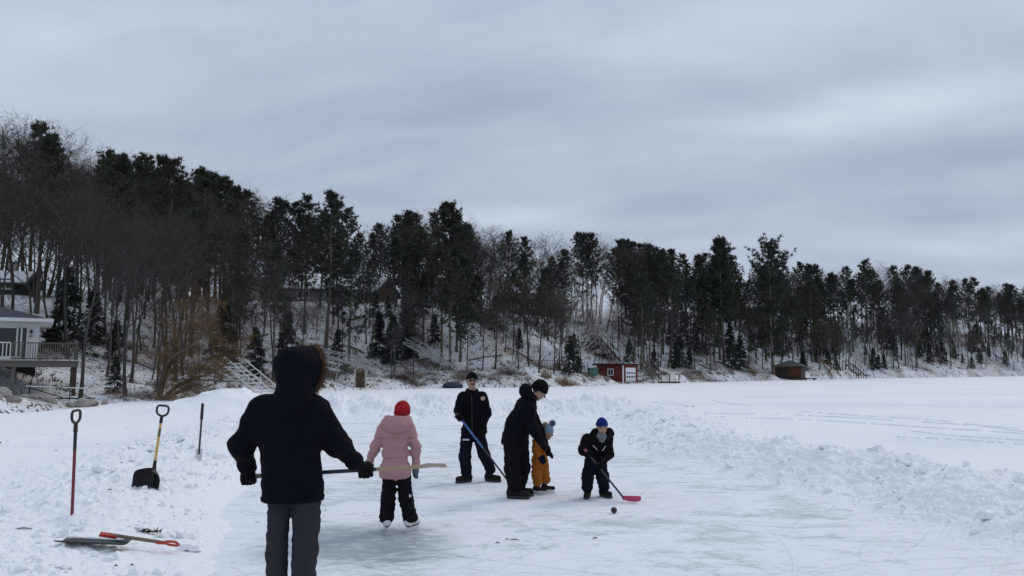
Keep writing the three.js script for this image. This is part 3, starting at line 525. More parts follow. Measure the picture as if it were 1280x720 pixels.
function dockSection(pos, L, W, turn, tilt, label, b = 1, metal = M.metal) { // aluminium dock section leaned on its posts: two side rails, rungs, trusses
  const g = thing('dock_section', label, 'dock', pos, 0, 'stored dock sections along the shore'); const c = new THREE.Group(); g.rotation.set(0, turn, tilt, 'YXZ');
  for (const s of [-1, 1]) { part('rail', boxGeo(L, 0.09 * b, 0.05 * b, 0, 0, s * W / 2), metal, g); part('rail', boxGeo(L, 0.06 * b, 0.04 * b, 0, 0.55, s * W / 2), metal, g); }
  const n = Math.round(L / 0.55);
  for (let k = 0; k <= n; k++) { const x = -L / 2 + L * k / n; part('rung', boxGeo(0.05 * b, 0.05 * b, W, x, 0.03, 0), metal, g); part('strut', barGeo([x, 0.02, -W / 2], [Math.min(L / 2, x + L / n), 0.55, -W / 2], 0.035 * b), metal, g); if (k % 2 === 0) part('strut', barGeo([x, 0.02, W / 2], [Math.min(L / 2, x + L / n), 0.55, W / 2], 0.035 * b), metal, g); }
  for (const s of [-1, 1]) part('leg', rodGeo([L / 2 - 0.3, -1.0, s * W / 2 * 1.1], [L / 2 - 0.3, 0.9, s * W / 2 * 1.1], 0.03 * b), metal, g);
}
for (const [px, D, lift, L, W, turn, tilt, label] of [
  [312, 55, 1.05, 4.6, 1.5, -0.55, -0.50, 'metal dock section with many rungs tilted down the bank behind the golden willow'],
  [292, 56, 0.7, 4.0, 1.3, -0.4, -0.42, 'lower metal dock section lying against the tilted one by the willow'],
  [432, 71, 1.3, 6.2, 1.5, -0.3, -0.24, 'long metal dock section leaning up the slope behind the small grey hut'],
  [402, 67, 0.7, 3.0, 1.3, 0.6, -0.2, 'metal dock frame jumbled on the bank just beside the small grey hut'],
  [535, 79, 1.9, 5.6, 1.7, -0.5, -0.42, 'metal dock section with upright struts on the bank above the blue covered boat'],
]) { const p = atHeight(px, D, 2); dockSection([p.x, Math.max(hill(p.x, p.z), 0.3) + lift * 0.45 + (D > 60 ? 0.65 : 0), p.z], L, W, turn, tilt, label, D > 60 ? 1.5 : 1.15, D > 60 ? M.zinc : M.whiteMetal); keepClear.push([p.x, p.z, 2.2]); }
{ // little grey hut with pale trim
  const p = atHeight(450, 67.5, 1), y = Math.max(hill(p.x, p.z), 0.05), h = thing('hut', 'small grey hut with pale trimmed gable roof on the bank among stored docks', 'hut', [p.x, y - 0.1, p.z], 0.25);
  part('wall', boxGeo(0.95, 1.5, 0.9, 0, 0.75, 0), M.grey, h); part('roof', gableRoof(0.95, 0.95, 0.3, 0.09, 0.06).rotateY(Math.PI / 2), M.cream, h, [0, 1.5, 0]);
  for (const x of [-0.46, 0.46]) part('corner_board', boxGeo(0.1, 1.5, 0.05, x, 0.75, 0.48), M.cream, h); const d = part('door', boxGeo(0.62, 1.3, 0.05, 0, 0.68, 0.47), M.brown, h); part('handle', boxGeo(0.04, 0.12, 0.05, 0.24, 0.7, 0.51), M.metal, d); keepClear.push([p.x, p.z, 1.5]);
}
{ // boat under a blue cover
  const p = atHeight(566, 73.4, 0.4), s = new THREE.SphereGeometry(1, 18, 10), q = s.attributes.position; for (let k = 0; k < q.count; k++) { const x = q.getX(k); q.setXYZ(k, x * 1.0 * (1 - 0.1 * q.getY(k)), q.getY(k) * 0.42, q.getZ(k) * 0.55 * (1 - 0.35 * x)); } s.computeVertexNormals();
  const b = thing('covered_boat', 'small boat upside down under a dark blue cover at the edge of the ice', 'boat', [p.x, Math.max(0.05, hill(p.x, p.z)) + 0.2, p.z], 0.3); part('hull', s, M.blue, b); part('cover_edge', new THREE.TorusGeometry(0.8, 0.05, 6, 20).rotateX(Math.PI / 2).scale(1.2, 1, 0.68), M.dark, b, [0, -0.08, 0]);
}
{ // red boathouse with roof terrace
  const p = atHeight(779, 97, 0.1), A = 0.78, h = thing('red_boathouse', 'red wooden boathouse with white garage door and flat railed roof on the shore', 'boathouse', [p.x, 0.02, p.z], A);
  keepClear.push([p.x + 0.4, p.z - 2.6, 4.2]);
  // local: x along the door wall (to the right), z back along the window wall
  const W = 2.9, L = 4.2, H = 2.35;
  part('wall', boxGeo(W, H, L, W / 2, H / 2, -L / 2), M.red, h); const cl = []; for (let k = 0; k < 13; k++) cl.push(boxGeo(0.03, 0.165, L - 0.1, -0.012, 0.1 + k * 0.178, -L / 2)); part('cladding', merged(cl), M.red, h);
  part('foundation', boxGeo(W + 0.1, 0.3, L + 0.1, W / 2, -0.08, -L / 2), M.stone, h);
  const gd = part('garage_door', boxGeo(2.05, 1.9, 0.06, W / 2 + 0.05, 1.08, 0.03), M.trim, h);
  for (let r = 0; r < 4; r++) part('panel', new RoundedBoxGeometry(1.98, 0.43, 0.03, 1, 0.012), M.trim, gd, [W / 2 + 0.05, 0.36 + r * 0.47, 0.07]);
  for (let r = 0; r < 2; r++) for (let k = 0; k < 4; k++) part('pane', boxGeo(0.3, 0.22, 0.02), M.glass, gd, [W / 2 + 0.05 - 0.7 + k * 0.47, 0.88 + r * 0.47, 0.092]);
  part('door_frame', merged([boxGeo(0.12, 2.05, 0.07, W / 2 - 1.1, 1.03, 0.04), boxGeo(0.12, 2.05, 0.07, W / 2 + 1.2, 1.03, 0.04), boxGeo(2.42, 0.12, 0.07, W / 2 + 0.05, 2.1, 0.04)]), M.red, h);
  part('corner_board', boxGeo(0.14, H, 0.14, 0.0, H / 2, 0.0), M.trim, h); part('corner_board', boxGeo(0.12, H, 0.12, W, H / 2, 0.0), M.red, h);
  addWindow(h, 0.85, 0.8, [-0.06, 1.45, -1.9], [0, -Math.PI / 2, 0], 1);
  const rf = part('roof', boxGeo(W + 0.7, 0.16, L + 0.8, W / 2, H + 0.12, -L / 2), M.stone, h); part('fascia', merged([boxGeo(W + 0.76, 0.22, 0.05, W / 2, H + 0.1, 0.43), boxGeo(0.05, 0.22, L + 0.8, -0.38, H + 0.1, -L / 2)]), M.redDark, rf); part('snow_cover', boxGeo(W + 0.5, 0.07, L + 0.6, W / 2, H + 0.235, -L / 2), M.snow, rf);
  for (let k = 0; k < 4; k++) { part('railing_post', boxGeo(0.09, 0.8, 0.09, -0.28 + k * 1.14, H + 0.6, 0.34), M.grey, rf); part('railing_post', boxGeo(0.09, 0.8, 0.09, -0.3, H + 0.6, 0.34 - (k + 1) * 1.15), M.grey, rf); }
  part('railing', merged([barGeo([-0.3, H + 0.98, 0.3], [W + 0.25, H + 0.98, 0.3], 0.05), barGeo([-0.3, H + 0.6, 0.28], [W + 0.25, H + 0.6, 0.28], 0.03), barGeo([-0.3, H + 0.98, 0.3], [-0.3, H + 0.98, -L - 0.2], 0.05), barGeo([-0.32, H + 0.6, 0.3], [-0.32, H + 0.6, -L - 0.2], 0.03)]), M.grey, rf);
  const pier = atHeight(826, 103, 0.2), g = thing('shore_walkway', 'low grey plank walkway along the bank beside the red boathouse', 'walkway', [pier.x, 0.15, pier.z], -0.75);
  part('frame', boxGeo(5.4, 0.14, 0.9, 0, -0.02, 0), M.brown, g); for (let k = 0; k < 18; k++) part('plank', boxGeo(0.26, 0.05, 1.0), M.grey, g, [-2.55 + k * 0.3, 0.085, 0]); for (const x of [-2.2, -0.6, 1.0, 2.4]) part('post', boxGeo(0.1, 1.3, 0.1, x, 0.45, -0.56), M.grey, g); part('hand_rail', boxGeo(5.0, 0.06, 0.06, 0, 1.05, -0.62), M.grey, g);
}
function stairs(name, a, b, w, m, m2, label, category, steps, rails = true) { // a flight from a (top) down to b
  const g = thing(name, label, category, a.toArray()), d = b.clone().sub(a), flat = V(d.x, 0, d.z).normalize(), sx = V(-flat.z, 0, flat.x);
  const P = (t, s, y) => [d.x * t + sx.x * s, d.y * t + y, d.z * t + sx.z * s], turn = Math.atan2(flat.x, flat.z), tg = boxGeo(w, 0.05, 0.28);
  for (const s of [-w / 2, w / 2]) { part('stringer', barGeo(P(0, s, -0.08), P(1, s, -0.08), 0.06, 0.24), m2, g); if (rails) { part('hand_rail', barGeo(P(0, s, 0.95), P(1, s, 0.95), 0.06, 0.09), m2, g); for (let k = 0; k <= 5; k++) part('post', barGeo(P(k / 5, s, -0.9), P(k / 5, s, 0.98), 0.09), m2, g); } }
  for (let k = 0; k < steps; k++) part('tread', tg, m, g, P((k + 0.5) / steps, 0, 0.02), [0, turn, 0]);
  return g;
}
{ const a = at(734, 410, 119), b = at(768, 450, 103.5); stairs('red_staircase', a, b, 1.5, M.redDark, M.redDark, 'long dark red wooden staircase from the upper landing down to the boathouse roof', 'staircase', 30); keepClear.push([lerp(a.x, b.x, 0.25), lerp(a.z, b.z, 0.25), 2.2], [lerp(a.x, b.x, 0.6), lerp(a.z, b.z, 0.6), 2.4], [b.x, b.z, 2.2]);
  const c = at(752, 443, 105), l = thing('stair_landing', 'red slatted landing beside the foot of the long staircase', 'landing', c.toArray(), 0.2); part('floor', boxGeo(2.4, 0.12, 1.6), M.redDark, l); part('hand_rail', boxGeo(2.4, 0.1, 0.06, 0, 0.75, 0.8), M.red, l); for (const x of [-1.1, 0, 1.1]) part('post', boxGeo(0.1, 2.4, 0.1, x, -0.4, 0.76), M.redDark, l);
  const q = at(716, 404, 121), u = thing('upper_deck', 'brown wooden deck on posts in front of the red house', 'deck', q.toArray(), -0.1); part('floor', boxGeo(5.8, 0.22, 3), M.brown, u); for (let k = 0; k < 4; k++) part('post', boxGeo(0.16, 2.6, 0.16, -2.6 + k * 1.7, -1.4, 1.3), M.brown, u); railing(u, [-2.9, 0.1, 1.45], [2.9, 0.1, 1.45], 0.9, M.grey, 0.3); part('snow_cover', boxGeo(5.5, 0.1, 2.6, 0, 0.16, -0.1), M.snow, u); keepClear.push([q.x, q.z, 3]); }
{ const a = at(805, 452, 106), b = at(822, 474, 101); stairs('grey_staircase', a, b, 1.0, M.grey, M.grey, 'grey wooden staircase down the snowy bank beside the red boathouse', 'staircase', 12); }
{ const a = at(690, 470 - 12, 90), b = at(676, 476, 86.5); const p = atHeight(683, 92, 1.9);
  const dk = thing('shore_deck', 'grey wooden deck with weathered railing above the reed clump', 'deck', [p.x, 1.75, p.z], 0.05); keepClear.push([p.x, p.z, 3.4]);
  const fl = part('floor', boxGeo(5.2, 0.16, 3), M.grey, dk); for (let k = 0; k < 10; k++) part('plank', boxGeo(5.25, 0.04, 0.26), M.grey, fl, [0, 0.1, -1.35 + k * 0.3]); part('skirt', boxGeo(5.2, 0.35, 0.08, 0, -0.25, 1.5), M.brown, dk);
  for (const x of [-2.45, -0.8, 0.8, 2.45]) part('post', boxGeo(0.14, 3.0, 0.14, x, -0.75, 1.42), M.grey, dk); railing(dk, [-2.55, 0.12, 1.46], [2.55, 0.12, 1.46], 1.0, M.tan, 0.28);
  const t = p.clone(); stairs('deck_stairs', V(p.x + 1.6, 1.7, p.z + 1.7), V(p.x - 0.6, 0.35, p.z + 4.0), 1.0, M.honey, M.honey, 'honey coloured wooden steps from the grey deck down to the reeds', 'stairs', 8);
}
{ const p = atHeight(741, 88.5, 0.5), b = thing('storage_bin', 'dark teal storage bin standing among thin trunks beside the red boathouse', 'bin', [p.x, Math.max(0, hill(p.x, p.z)), p.z], 0.2); part('body', new RoundedBoxGeometry(1.0, 0.8, 0.8, 2, 0.06), M.teal, b, [0, 0.4, 0]); part('lid', new RoundedBoxGeometry(1.08, 0.14, 0.88, 2, 0.05), M.teal, b, [0, 0.86, 0]); }
function reeds(px, D, w, n, seed, label) { const R = rng(seed), S = new Shape(), p = atHeight(px, D, 0.2); for (let k = 0; k < n; k++) { const d = V((R() - 0.5) * 0.7, 1, (R() - 0.5) * 0.7).normalize(), t = 0.5 + 0.8 * R(); const gx = (R() + R() + R() - 1.5) * w * 0.62, fall = Math.exp(-((gx / w / 0.5) ** 2)); S.blade(V(gx, -0.1, (R() + R() - 1) * w * 0.35), d, (0.35 + R() * 1.0) * (0.35 + 0.75 * fall), 0.014, randDir(R).cross(d).normalize(), [0.25 * t, 0.17 * t, 0.09 * t]); } const g = thing('reed_clump', label, 'reeds', [p.x, Math.max(0, hill(p.x, p.z)), p.z]); part('leaves', S.geo(), twigMats[0], g); }
reeds(703, 81, 2.8, 900, 1, 'clump of dry golden reeds at the ice edge below the grey deck'); reeds(682, 80, 1.2, 260, 2, 'small tuft of dry reeds beside the honey coloured steps'); reeds(940, 128, 2.2, 500, 3, 'dry yellow grass clump on the shore beside the brown shed'); reeds(215, 43.5, 2.4, 260, 4, 'dry brown grass round the foot of the golden willow'); reeds(862, 112, 4, 500, 6, 'low dry brush on the bank between the walkway and the brown shed');
{ // brown boat shed on the far shore
  const p = atHeight(988, 138, 0.2), h = thing('brown_shed', 'brown wooden shed with dark hip roof and open front on the far shore', 'shed', [p.x, 0.1, p.z], -0.55); keepClear.push([p.x, p.z, 4]);
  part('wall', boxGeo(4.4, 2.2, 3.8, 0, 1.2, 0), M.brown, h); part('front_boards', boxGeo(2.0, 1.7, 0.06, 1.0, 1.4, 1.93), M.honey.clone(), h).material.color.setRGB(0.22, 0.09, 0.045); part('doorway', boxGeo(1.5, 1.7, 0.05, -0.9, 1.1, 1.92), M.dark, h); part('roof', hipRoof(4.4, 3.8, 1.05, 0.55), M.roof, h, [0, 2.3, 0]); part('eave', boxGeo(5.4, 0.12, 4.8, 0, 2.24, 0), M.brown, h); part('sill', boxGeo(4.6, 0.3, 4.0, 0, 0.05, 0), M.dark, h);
  const f = thing('float', 'dark swimming float pulled up before the brown shed', 'float', [p.x + 1.5, 0.12, p.z + 3.2], -0.5); part('platform', boxGeo(3.6, 0.16, 1.6, 0, 0.2, 0), M.brown, f); for (const x of [-1.4, 0, 1.4]) part('drum', rodGeo([x, 0.05, -0.7], [x, 0.05, 0.7], 0.16, 0.16, 10), M.barrel, f); }
{ const a = at(1028, 446, 156), b = at(1046, 470, 148); stairs('wooden_stairs', a, b, 1.6, M.honey, M.tan, 'yellowish wooden stairs down the snowy bank beyond the brown shed', 'stairs', 14, false); const c = at(1062, 455, 160), d = at(1078, 470, 153); stairs('dark_stairs', c, d, 1.4, M.brown, M.brown, 'dark wooden stairs with railing farther along the bank beyond the yellowish stairs', 'stairs', 12); }
// houses up on the hill
function hillHouse(name, px, D, pyBase, w, d, hgt, rise, turn, wallMat, roofMat, wins, label, snowRoof) {
  const p = at(px, pyBase, D); p.y = Math.max(hill(p.x, p.z) + 0.15, p.y - 1.0); const h = thing(name, label, 'house', p.toArray(), turn); keepClear.push([p.x, p.z, Math.max(w, d) * 0.55]);
  part('wall', boxGeo(w, hgt + 1.8, d, 0, (hgt - 1.8) / 2, 0), wallMat, h);
  const s = new THREE.Shape(); s.moveTo(-d / 2, 0); s.lineTo(d / 2, 0); s.lineTo(0, rise); s.closePath(); part('gable', new THREE.ExtrudeGeometry(s, { depth: w - 0.02, bevelEnabled: false }).translate(0, 0, -(w - 0.02) / 2).rotateY(Math.PI / 2), wallMat, h, [0, hgt - 0.01, 0]);
  const r = part('roof', gableRoof(w, d, rise, 0.45, 0.14), roofMat, h, [0, hgt, 0]); if (snowRoof) part('snow_cover', gableRoof(w - 0.4, d - 0.2, rise, 0.4, 0.16), M.snow, r, [0, 0.15, 0]); part('chimney', boxGeo(0.6, 1.5, 0.6, w * 0.2, rise + 0.5, -0.5), M.stone, r);
  for (const [x, y, ww, wh, side] of wins) addWindow(h, ww, wh, side ? [side * (w / 2 + 0.05), y, x] : [x, y, d / 2 + 0.05], [0, side ? side * Math.PI / 2 : 0, 0], 1);
}
hillHouse('cream_house', 333, 104, 366, 8, 6.5, 1.6, 1.1, 0.9, M.cream, M.roof, [[-1.2, 0.8, 1.2, 0.9, 1], [1.4, 0.8, 1.2, 0.9, 1], [1.5, 0.7, 1.3, 1, 0]], 'cream walled house with low gable among pines at the top of the slope', false);
hillHouse('snowy_house', 402, 101, 388, 9, 7, 1.3, 2.0, 0.15, M.greyHouse, M.roof, [[-2, 0.55, 1.4, 0.9, 0], [1.5, 0.55, 1.4, 0.9, 0]], 'low dark house with snow covered roof uphill from the stored docks', true);
hillHouse('snowy_house', 450, 106, 385, 8, 7, 1.2, 2.1, -0.3, M.brown, M.roof, [[-1.6, 0.5, 1.4, 0.9, 0], [1.9, 0.5, 1.1, 0.9, 0]], 'brown house with bright snowy roof right next to the low dark house', true);
hillHouse('grey_house', 545, 108, 388, 7, 7, 2.6, 2.2, 1.35, M.greyHouse, M.trim, [[0, 1.4, 1.5, 1.4, 1], [-2, 1.4, 0.9, 1.2, 1]], 'grey gabled house with pale roof trim half hidden by pines', true);
hillHouse('red_house', 662, 124, 404, 9.5, 8, 2.2, 1.3, 0.25, M.redDark, M.brown, [[-3.5, 1.5, 1.2, 1.3, 0], [-0.5, 1.5, 1.2, 1.3, 0], [3, 1.5, 1.6, 1.3, 0]], 'dark red house at the top of the slope behind the upper deck', false);
hillHouse('small_red_house', 940, 172, 405, 6.5, 6, 2.2, 1.4, 0.3, M.redDark, M.roof, [[-1, 1.2, 1.8, 1.5, 0]], 'small red house with snowy roof behind the tall white pine', true);
hillHouse('far_cottage', -6, 74, 372, 6, 5, 1.0, 1.1, 0.3, M.dark, M.roof, [[1.5, 0.9, 1.4, 1, 0]], 'dark cottage with snow on its roof up the bank behind the white house', true);
growWoods();
{ // stones, logs and brush along the bank
  const R = rng(404), rocks = []; for (let v = 0; v < 4; v++) { const g = new THREE.IcosahedronGeometry(1, 2), p = g.attributes.position; for (let k = 0; k < p.count; k++) { const x = p.getX(k), y = p.getY(k), z = p.getZ(k), s = 0.85 + 0.7 * fbm(x * 1.1 + v * 5, y * 1.1, z * 1.1, 3); p.setXYZ(k, x * s, y * s * 0.62, z * s * 0.85); } g.computeVertexNormals(); rocks.push(g); }
  for (let k = 0; k < 70; k++) { const px = 0 + 1270 * ((k * 0.61803) % 1), D = shoreDepth(px) + R() * 1.5, p = atHeight(px, D, 0.1); const y = Math.max(0, hill(p.x, p.z)), s = 0.16 + 0.4 * R() ** 2; const m = solo('rock', rocks[k % 4], k % 3 ? M.rock : M.stone, 'grey brown stone lying along the snowy shoreline', 'rock', [p.x, y + s * 0.1, p.z], [0, R() * 6, 0], 'stones along the shoreline'); m.scale.setScalar(s); }
  for (let k = 0; k < 34; k++) { const px = 130 + 1140 * ((k * 0.61803 + 0.2) % 1), D = shoreDepth(px) + 1 + R() * 22, p = atHeight(px, D, 2), L = 1.5 + R() * 3.5, a = R() * 3.14, dx = Math.cos(a) * L, dz = Math.sin(a) * L, y0 = hill(p.x, p.z) + 0.12, y1 = hill(p.x + dx, p.z + dz) + 0.12 + 0.25 * R(), r = 0.05 + 0.09 * R(), S = new Shape(); if (y0 < 0.2 || y1 < 0.2) continue; S.tube([V(0, 0, 0), V(dx * 0.5, (y1 - y0) * 0.5 + 0.08, dz * 0.5), V(dx, y1 - y0, dz)], [r, r * 0.85, r * 0.6], 6, [0.13, 0.11, 0.095]); solo('fallen_log', S.geo(), barkMat, 'dark fallen log lying on the snowy slope', 'log', [p.x, y0, p.z], null, 'fallen logs on the slope'); }
  const S = new Shape(); for (let k = 0; k < 26; k++) { const d = randDir(R); d.y = Math.abs(d.y) + 0.25; d.normalize(); const c = R() < 0.3 ? [0.20, 0.11, 0.06] : [0.14, 0.115, 0.10]; S.blade(V((R() - 0.5) * 0.5, -0.05, (R() - 0.5) * 0.5), d, 0.35 + 0.75 * R(), 0.010, randDir(R).cross(d).normalize(), c); }
  const spots = [], m4 = new THREE.Matrix4(), q = new THREE.Quaternion(); for (let k = 0; k < 8500; k++) { const px = -20 + 1310 * R(), D = shoreDepth(px) + 0.4 + 46 * R() ** 1.5, p = atHeight(px, D, 2), h = hill(p.x, p.z); if (h < 0.12 || (px < 135 && D < 46) || fbm(p.x * 0.14, 2, p.z * 0.14, 3) < -0.06 + 0.1 * R()) continue; const s = 0.45 + 1.0 * R(); spots.push(m4.compose(V(p.x, h, p.z), q.setFromAxisAngle(V(0, 1, 0), R() * 6.28), V(s, s * (0.6 + 0.6 * R()), s)).clone()); }
  const b = new THREE.InstancedMesh(S.geo(), twigMats[0], spots.length); spots.forEach((m, k) => b.setMatrixAt(k, m)); b.name = 'undergrowth'; b.userData = { kind: 'stuff', label: 'dry leafless brush and dead stems scattered over the slope', category: 'undergrowth' }; b.castShadow = b.receiveShadow = true; scene.add(b);
}
function brushPile(px, D, w, h, n, seed, label) { // tangle of dead stems heaped on the bank
  const R = rng(seed), S = new Shape(), p = atHeight(px, D, 1), y0 = Math.max(0.05, hill(p.x, p.z));
  for (let k = 0; k < n; k++) { const gx = (R() + R() - 1) * w * 0.55, gz = (R() + R() - 1) * w * 0.3, fall = Math.exp(-((gx / w / 0.42) ** 2)), d = randDir(R); d.y = Math.abs(d.y) * 0.8 + 0.1; d.normalize(); const t = 0.6 + 0.8 * R(), c = R() < 0.25 ? [0.15 * t, 0.085 * t, 0.045 * t] : [0.075 * t, 0.060 * t, 0.050 * t], y = Math.max(0.02, hill(p.x + gx, p.z + gz)) - y0; S.blade(V(gx, y + R() * h * 0.3 * fall - 0.05, gz), d, (0.4 + R()) * h * (0.4 + 0.6 * fall), 0.012, randDir(R).cross(d).normalize(), c); }
  const g = thing('brush_pile', label, 'brush', [p.x, y0, p.z]); part('stems', S.geo(), twigMats[0], g);
}
brushPile(268, 50, 4.5, 0.8, 700, 501, 'wide brown brush heap on the bank between the golden willow and the tilted dock'); brushPile(405, 68.5, 5, 1.0, 800, 502, 'grey brown brush tangle around the jumbled dock frame'); brushPile(436, 72.5, 6, 1.1, 800, 503, 'dark brush heap under the long dock section behind the grey hut'); brushPile(505, 72.6, 3.6, 1.3, 620, 504, 'arching brown bush on the bank between the grey hut and the covered boat'); brushPile(540, 80, 5.5, 1.1, 800, 505, 'dark brush beneath the dock section above the covered boat'); brushPile(880, 115, 7, 1.2, 700, 506, 'rusty brush thicket on the bank between the walkway and the tall white pine'); brushPile(640, 80, 3.5, 0.7, 420, 507, 'low brown brush at the ice edge below the dark red house'); brushPile(1150, 188, 9, 1.6, 600, 508, 'long low thicket at the foot of the slope below the bent birch clump');

// ---------------------------------------------------------------- figures: distance fields of tapered limbs, meshed as one skin per garment
const smin = (a, b, k) => { const h = Math.max(k - Math.abs(a - b), 0) / k; return Math.min(a, b) - h * h * k * 0.25; };
// a limb from a to b; sq = [axis, factor] flattens it along an axis
const cap = (a, b, ra, rb = ra, sq) => ({ c: 1, a, b, ra, rb, sq });
const ell = (p, r, ax) => ({ p, r, ax });                               // ax: three unit axes, else the world's
const X3 = [[1, 0, 0], [0, 1, 0], [0, 0, 1]];
function distTo(o, x, y, z) {
  if (o.c) {
    const dx = o.b[0] - o.a[0], dy = o.b[1] - o.a[1], dz = o.b[2] - o.a[2]; let px = x - o.a[0], py = y - o.a[1], pz = z - o.a[2];
    const t = clamp((px * dx + py * dy + pz * dz) / (dx * dx + dy * dy + dz * dz + 1e-12)); px -= dx * t; py -= dy * t; pz -= dz * t;
    if (o.sq) { const [n, s] = o.sq, m = px * n[0] + py * n[1] + pz * n[2], e = m / s - m; px += n[0] * e; py += n[1] * e; pz += n[2] * e; }
    return Math.sqrt(px * px + py * py + pz * pz) - (o.ra + (o.rb - o.ra) * t);
  }
  const px = x - o.p[0], py = y - o.p[1], pz = z - o.p[2], A = o.ax || X3;
  const u = (px * A[0][0] + py * A[0][1] + pz * A[0][2]) / o.r[0], v = (px * A[1][0] + py * A[1][1] + pz * A[1][2]) / o.r[1], w = (px * A[2][0] + py * A[2][1] + pz * A[2][2]) / o.r[2];
  const k = Math.sqrt(u * u + v * v + w * w), k2 = Math.sqrt((u / o.r[0]) ** 2 + (v / o.r[1]) ** 2 + (w / o.r[2]) ** 2);
  return k2 < 1e-9 ? -Math.min(...o.r) : k * (k - 1) / k2;
}
function skin(prims, { k = 0.05, cell = 0.014, cut = [], fold, off = 0, carve = [], color } = {}) { // naive surface nets
  const lo = [1e9, 1e9, 1e9], hi = [-1e9, -1e9, -1e9], grow = cell * 2.5 + 0.02 + off;
  for (const o of prims) for (const [p, r] of o.c ? [[o.a, o.ra], [o.b, o.rb]] : [[o.p, Math.max(...o.r)]]) for (let m = 0; m < 3; m++) { lo[m] = Math.min(lo[m], p[m] - r - grow); hi[m] = Math.max(hi[m], p[m] + r + grow); }
  const f = (x, y, z) => {
    let d = 1e9; for (const o of prims) d = smin(d, distTo(o, x, y, z), o.k || k); d -= off;
    if (fold && Math.abs(d) < 0.06) d += fold(x, y, z);
    for (const o of carve) d = -smin(-d, distTo(o, x, y, z), 0.008);
    for (const [n, e] of cut) d = Math.max(d, x * n[0] + y * n[1] + z * n[2] - e);
    return d;
  };
  const n = [0, 1, 2].map((m) => Math.ceil((hi[m] - lo[m]) / cell) + 1), [nx, ny, nz] = n, val = new Float32Array(nx * ny * nz);
  for (let c = 0, q = 0; c < nz; c++) for (let b = 0; b < ny; b++) for (let a = 0; a < nx; a++, q++) val[q] = f(lo[0] + a * cell, lo[1] + b * cell, lo[2] + c * cell);
  const id = new Int32Array(nx * ny * nz).fill(-1), pos = [], nor = [], col = [], idx = [], at8 = (a, b, c) => (c * ny + b) * nx + a;
  for (let c = 0; c < nz - 1; c++) for (let b = 0; b < ny - 1; b++) for (let a = 0; a < nx - 1; a++) {
    let m = 0; for (let q = 0; q < 8; q++) if (val[at8(a + (q & 1), b + (q >> 1 & 1), c + (q >> 2))] < 0) m |= 1 << q;
    if (m === 0 || m === 255) continue;
    let sx = 0, sy = 0, sz = 0, w = 0;
    for (let q = 0; q < 8; q++) for (const bit of [1, 2, 4]) { if (q & bit) continue; const r = q | bit; if ((m >> q & 1) === (m >> r & 1)) continue; const v0 = val[at8(a + (q & 1), b + (q >> 1 & 1), c + (q >> 2))], v1 = val[at8(a + (r & 1), b + (r >> 1 & 1), c + (r >> 2))], t = v0 / (v0 - v1); sx += lerp(q & 1, r & 1, t); sy += lerp(q >> 1 & 1, r >> 1 & 1, t); sz += lerp(q >> 2, r >> 2, t); w++; }
    const x = lo[0] + (a + sx / w) * cell, y = lo[1] + (b + sy / w) * cell, z = lo[2] + (c + sz / w) * cell, e = cell * 0.5;
    id[at8(a, b, c)] = pos.length / 3; pos.push(x, y, z);
    const gx = f(x + e, y, z) - f(x - e, y, z), gy = f(x, y + e, z) - f(x, y - e, z), gz = f(x, y, z + e) - f(x, y, z - e), gl = Math.hypot(gx, gy, gz) || 1; nor.push(gx / gl, gy / gl, gz / gl);
    if (color) col.push(...color(x, y, z));
  }
  const quad = (a, b, c, d, flip) => { if (a < 0 || b < 0 || c < 0 || d < 0) return; flip ? idx.push(a, c, b, a, d, c) : idx.push(a, b, c, a, c, d); };
  for (let c = 1; c < nz - 1; c++) for (let b = 1; b < ny - 1; b++) for (let a = 1; a < nx - 1; a++) {
    const s = val[at8(a, b, c)] < 0;
    if (s !== val[at8(a + 1, b, c)] < 0) quad(id[at8(a, b - 1, c - 1)], id[at8(a, b, c - 1)], id[at8(a, b, c)], id[at8(a, b - 1, c)], !s);
    if (s !== val[at8(a, b + 1, c)] < 0) quad(id[at8(a - 1, b, c - 1)], id[at8(a - 1, b, c)], id[at8(a, b, c)], id[at8(a, b, c - 1)], !s);
    if (s !== val[at8(a, b, c + 1)] < 0) quad(id[at8(a - 1, b - 1, c)], id[at8(a, b - 1, c)], id[at8(a, b, c)], id[at8(a - 1, b, c)], !s);
  }
  const g = new THREE.BufferGeometry(); g.setAttribute('position', new THREE.Float32BufferAttribute(pos, 3)); g.setAttribute('normal', new THREE.Float32BufferAttribute(nor, 3)); if (color) g.setAttribute('color', new THREE.Float32BufferAttribute(col, 3)); g.setIndex(idx); return g;
}
const add3 = (a, b, s = 1) => [a[0] + b[0] * s, a[1] + b[1] * s, a[2] + b[2] * s], unit = (v) => { const l = Math.hypot(...v); return v.map((q) => q / l); }, cross3 = (a, b) => [a[1] * b[2] - a[2] * b[1], a[2] * b[0] - a[0] * b[2], a[0] * b[1] - a[1] * b[0]], mix3 = (a, b, t) => a.map((v, i) => lerp(v, b[i], t));
const folds = (amp, f, seed, vert = 1.7) => (x, y, z) => amp * (fbm(x * f + seed, y * f * vert, z * f - seed, 3) * 1.6 + 0.5 * Math.abs(N3(x * f * 1.7, y * f * vert * 1.6 + seed, z * f * 1.7)));
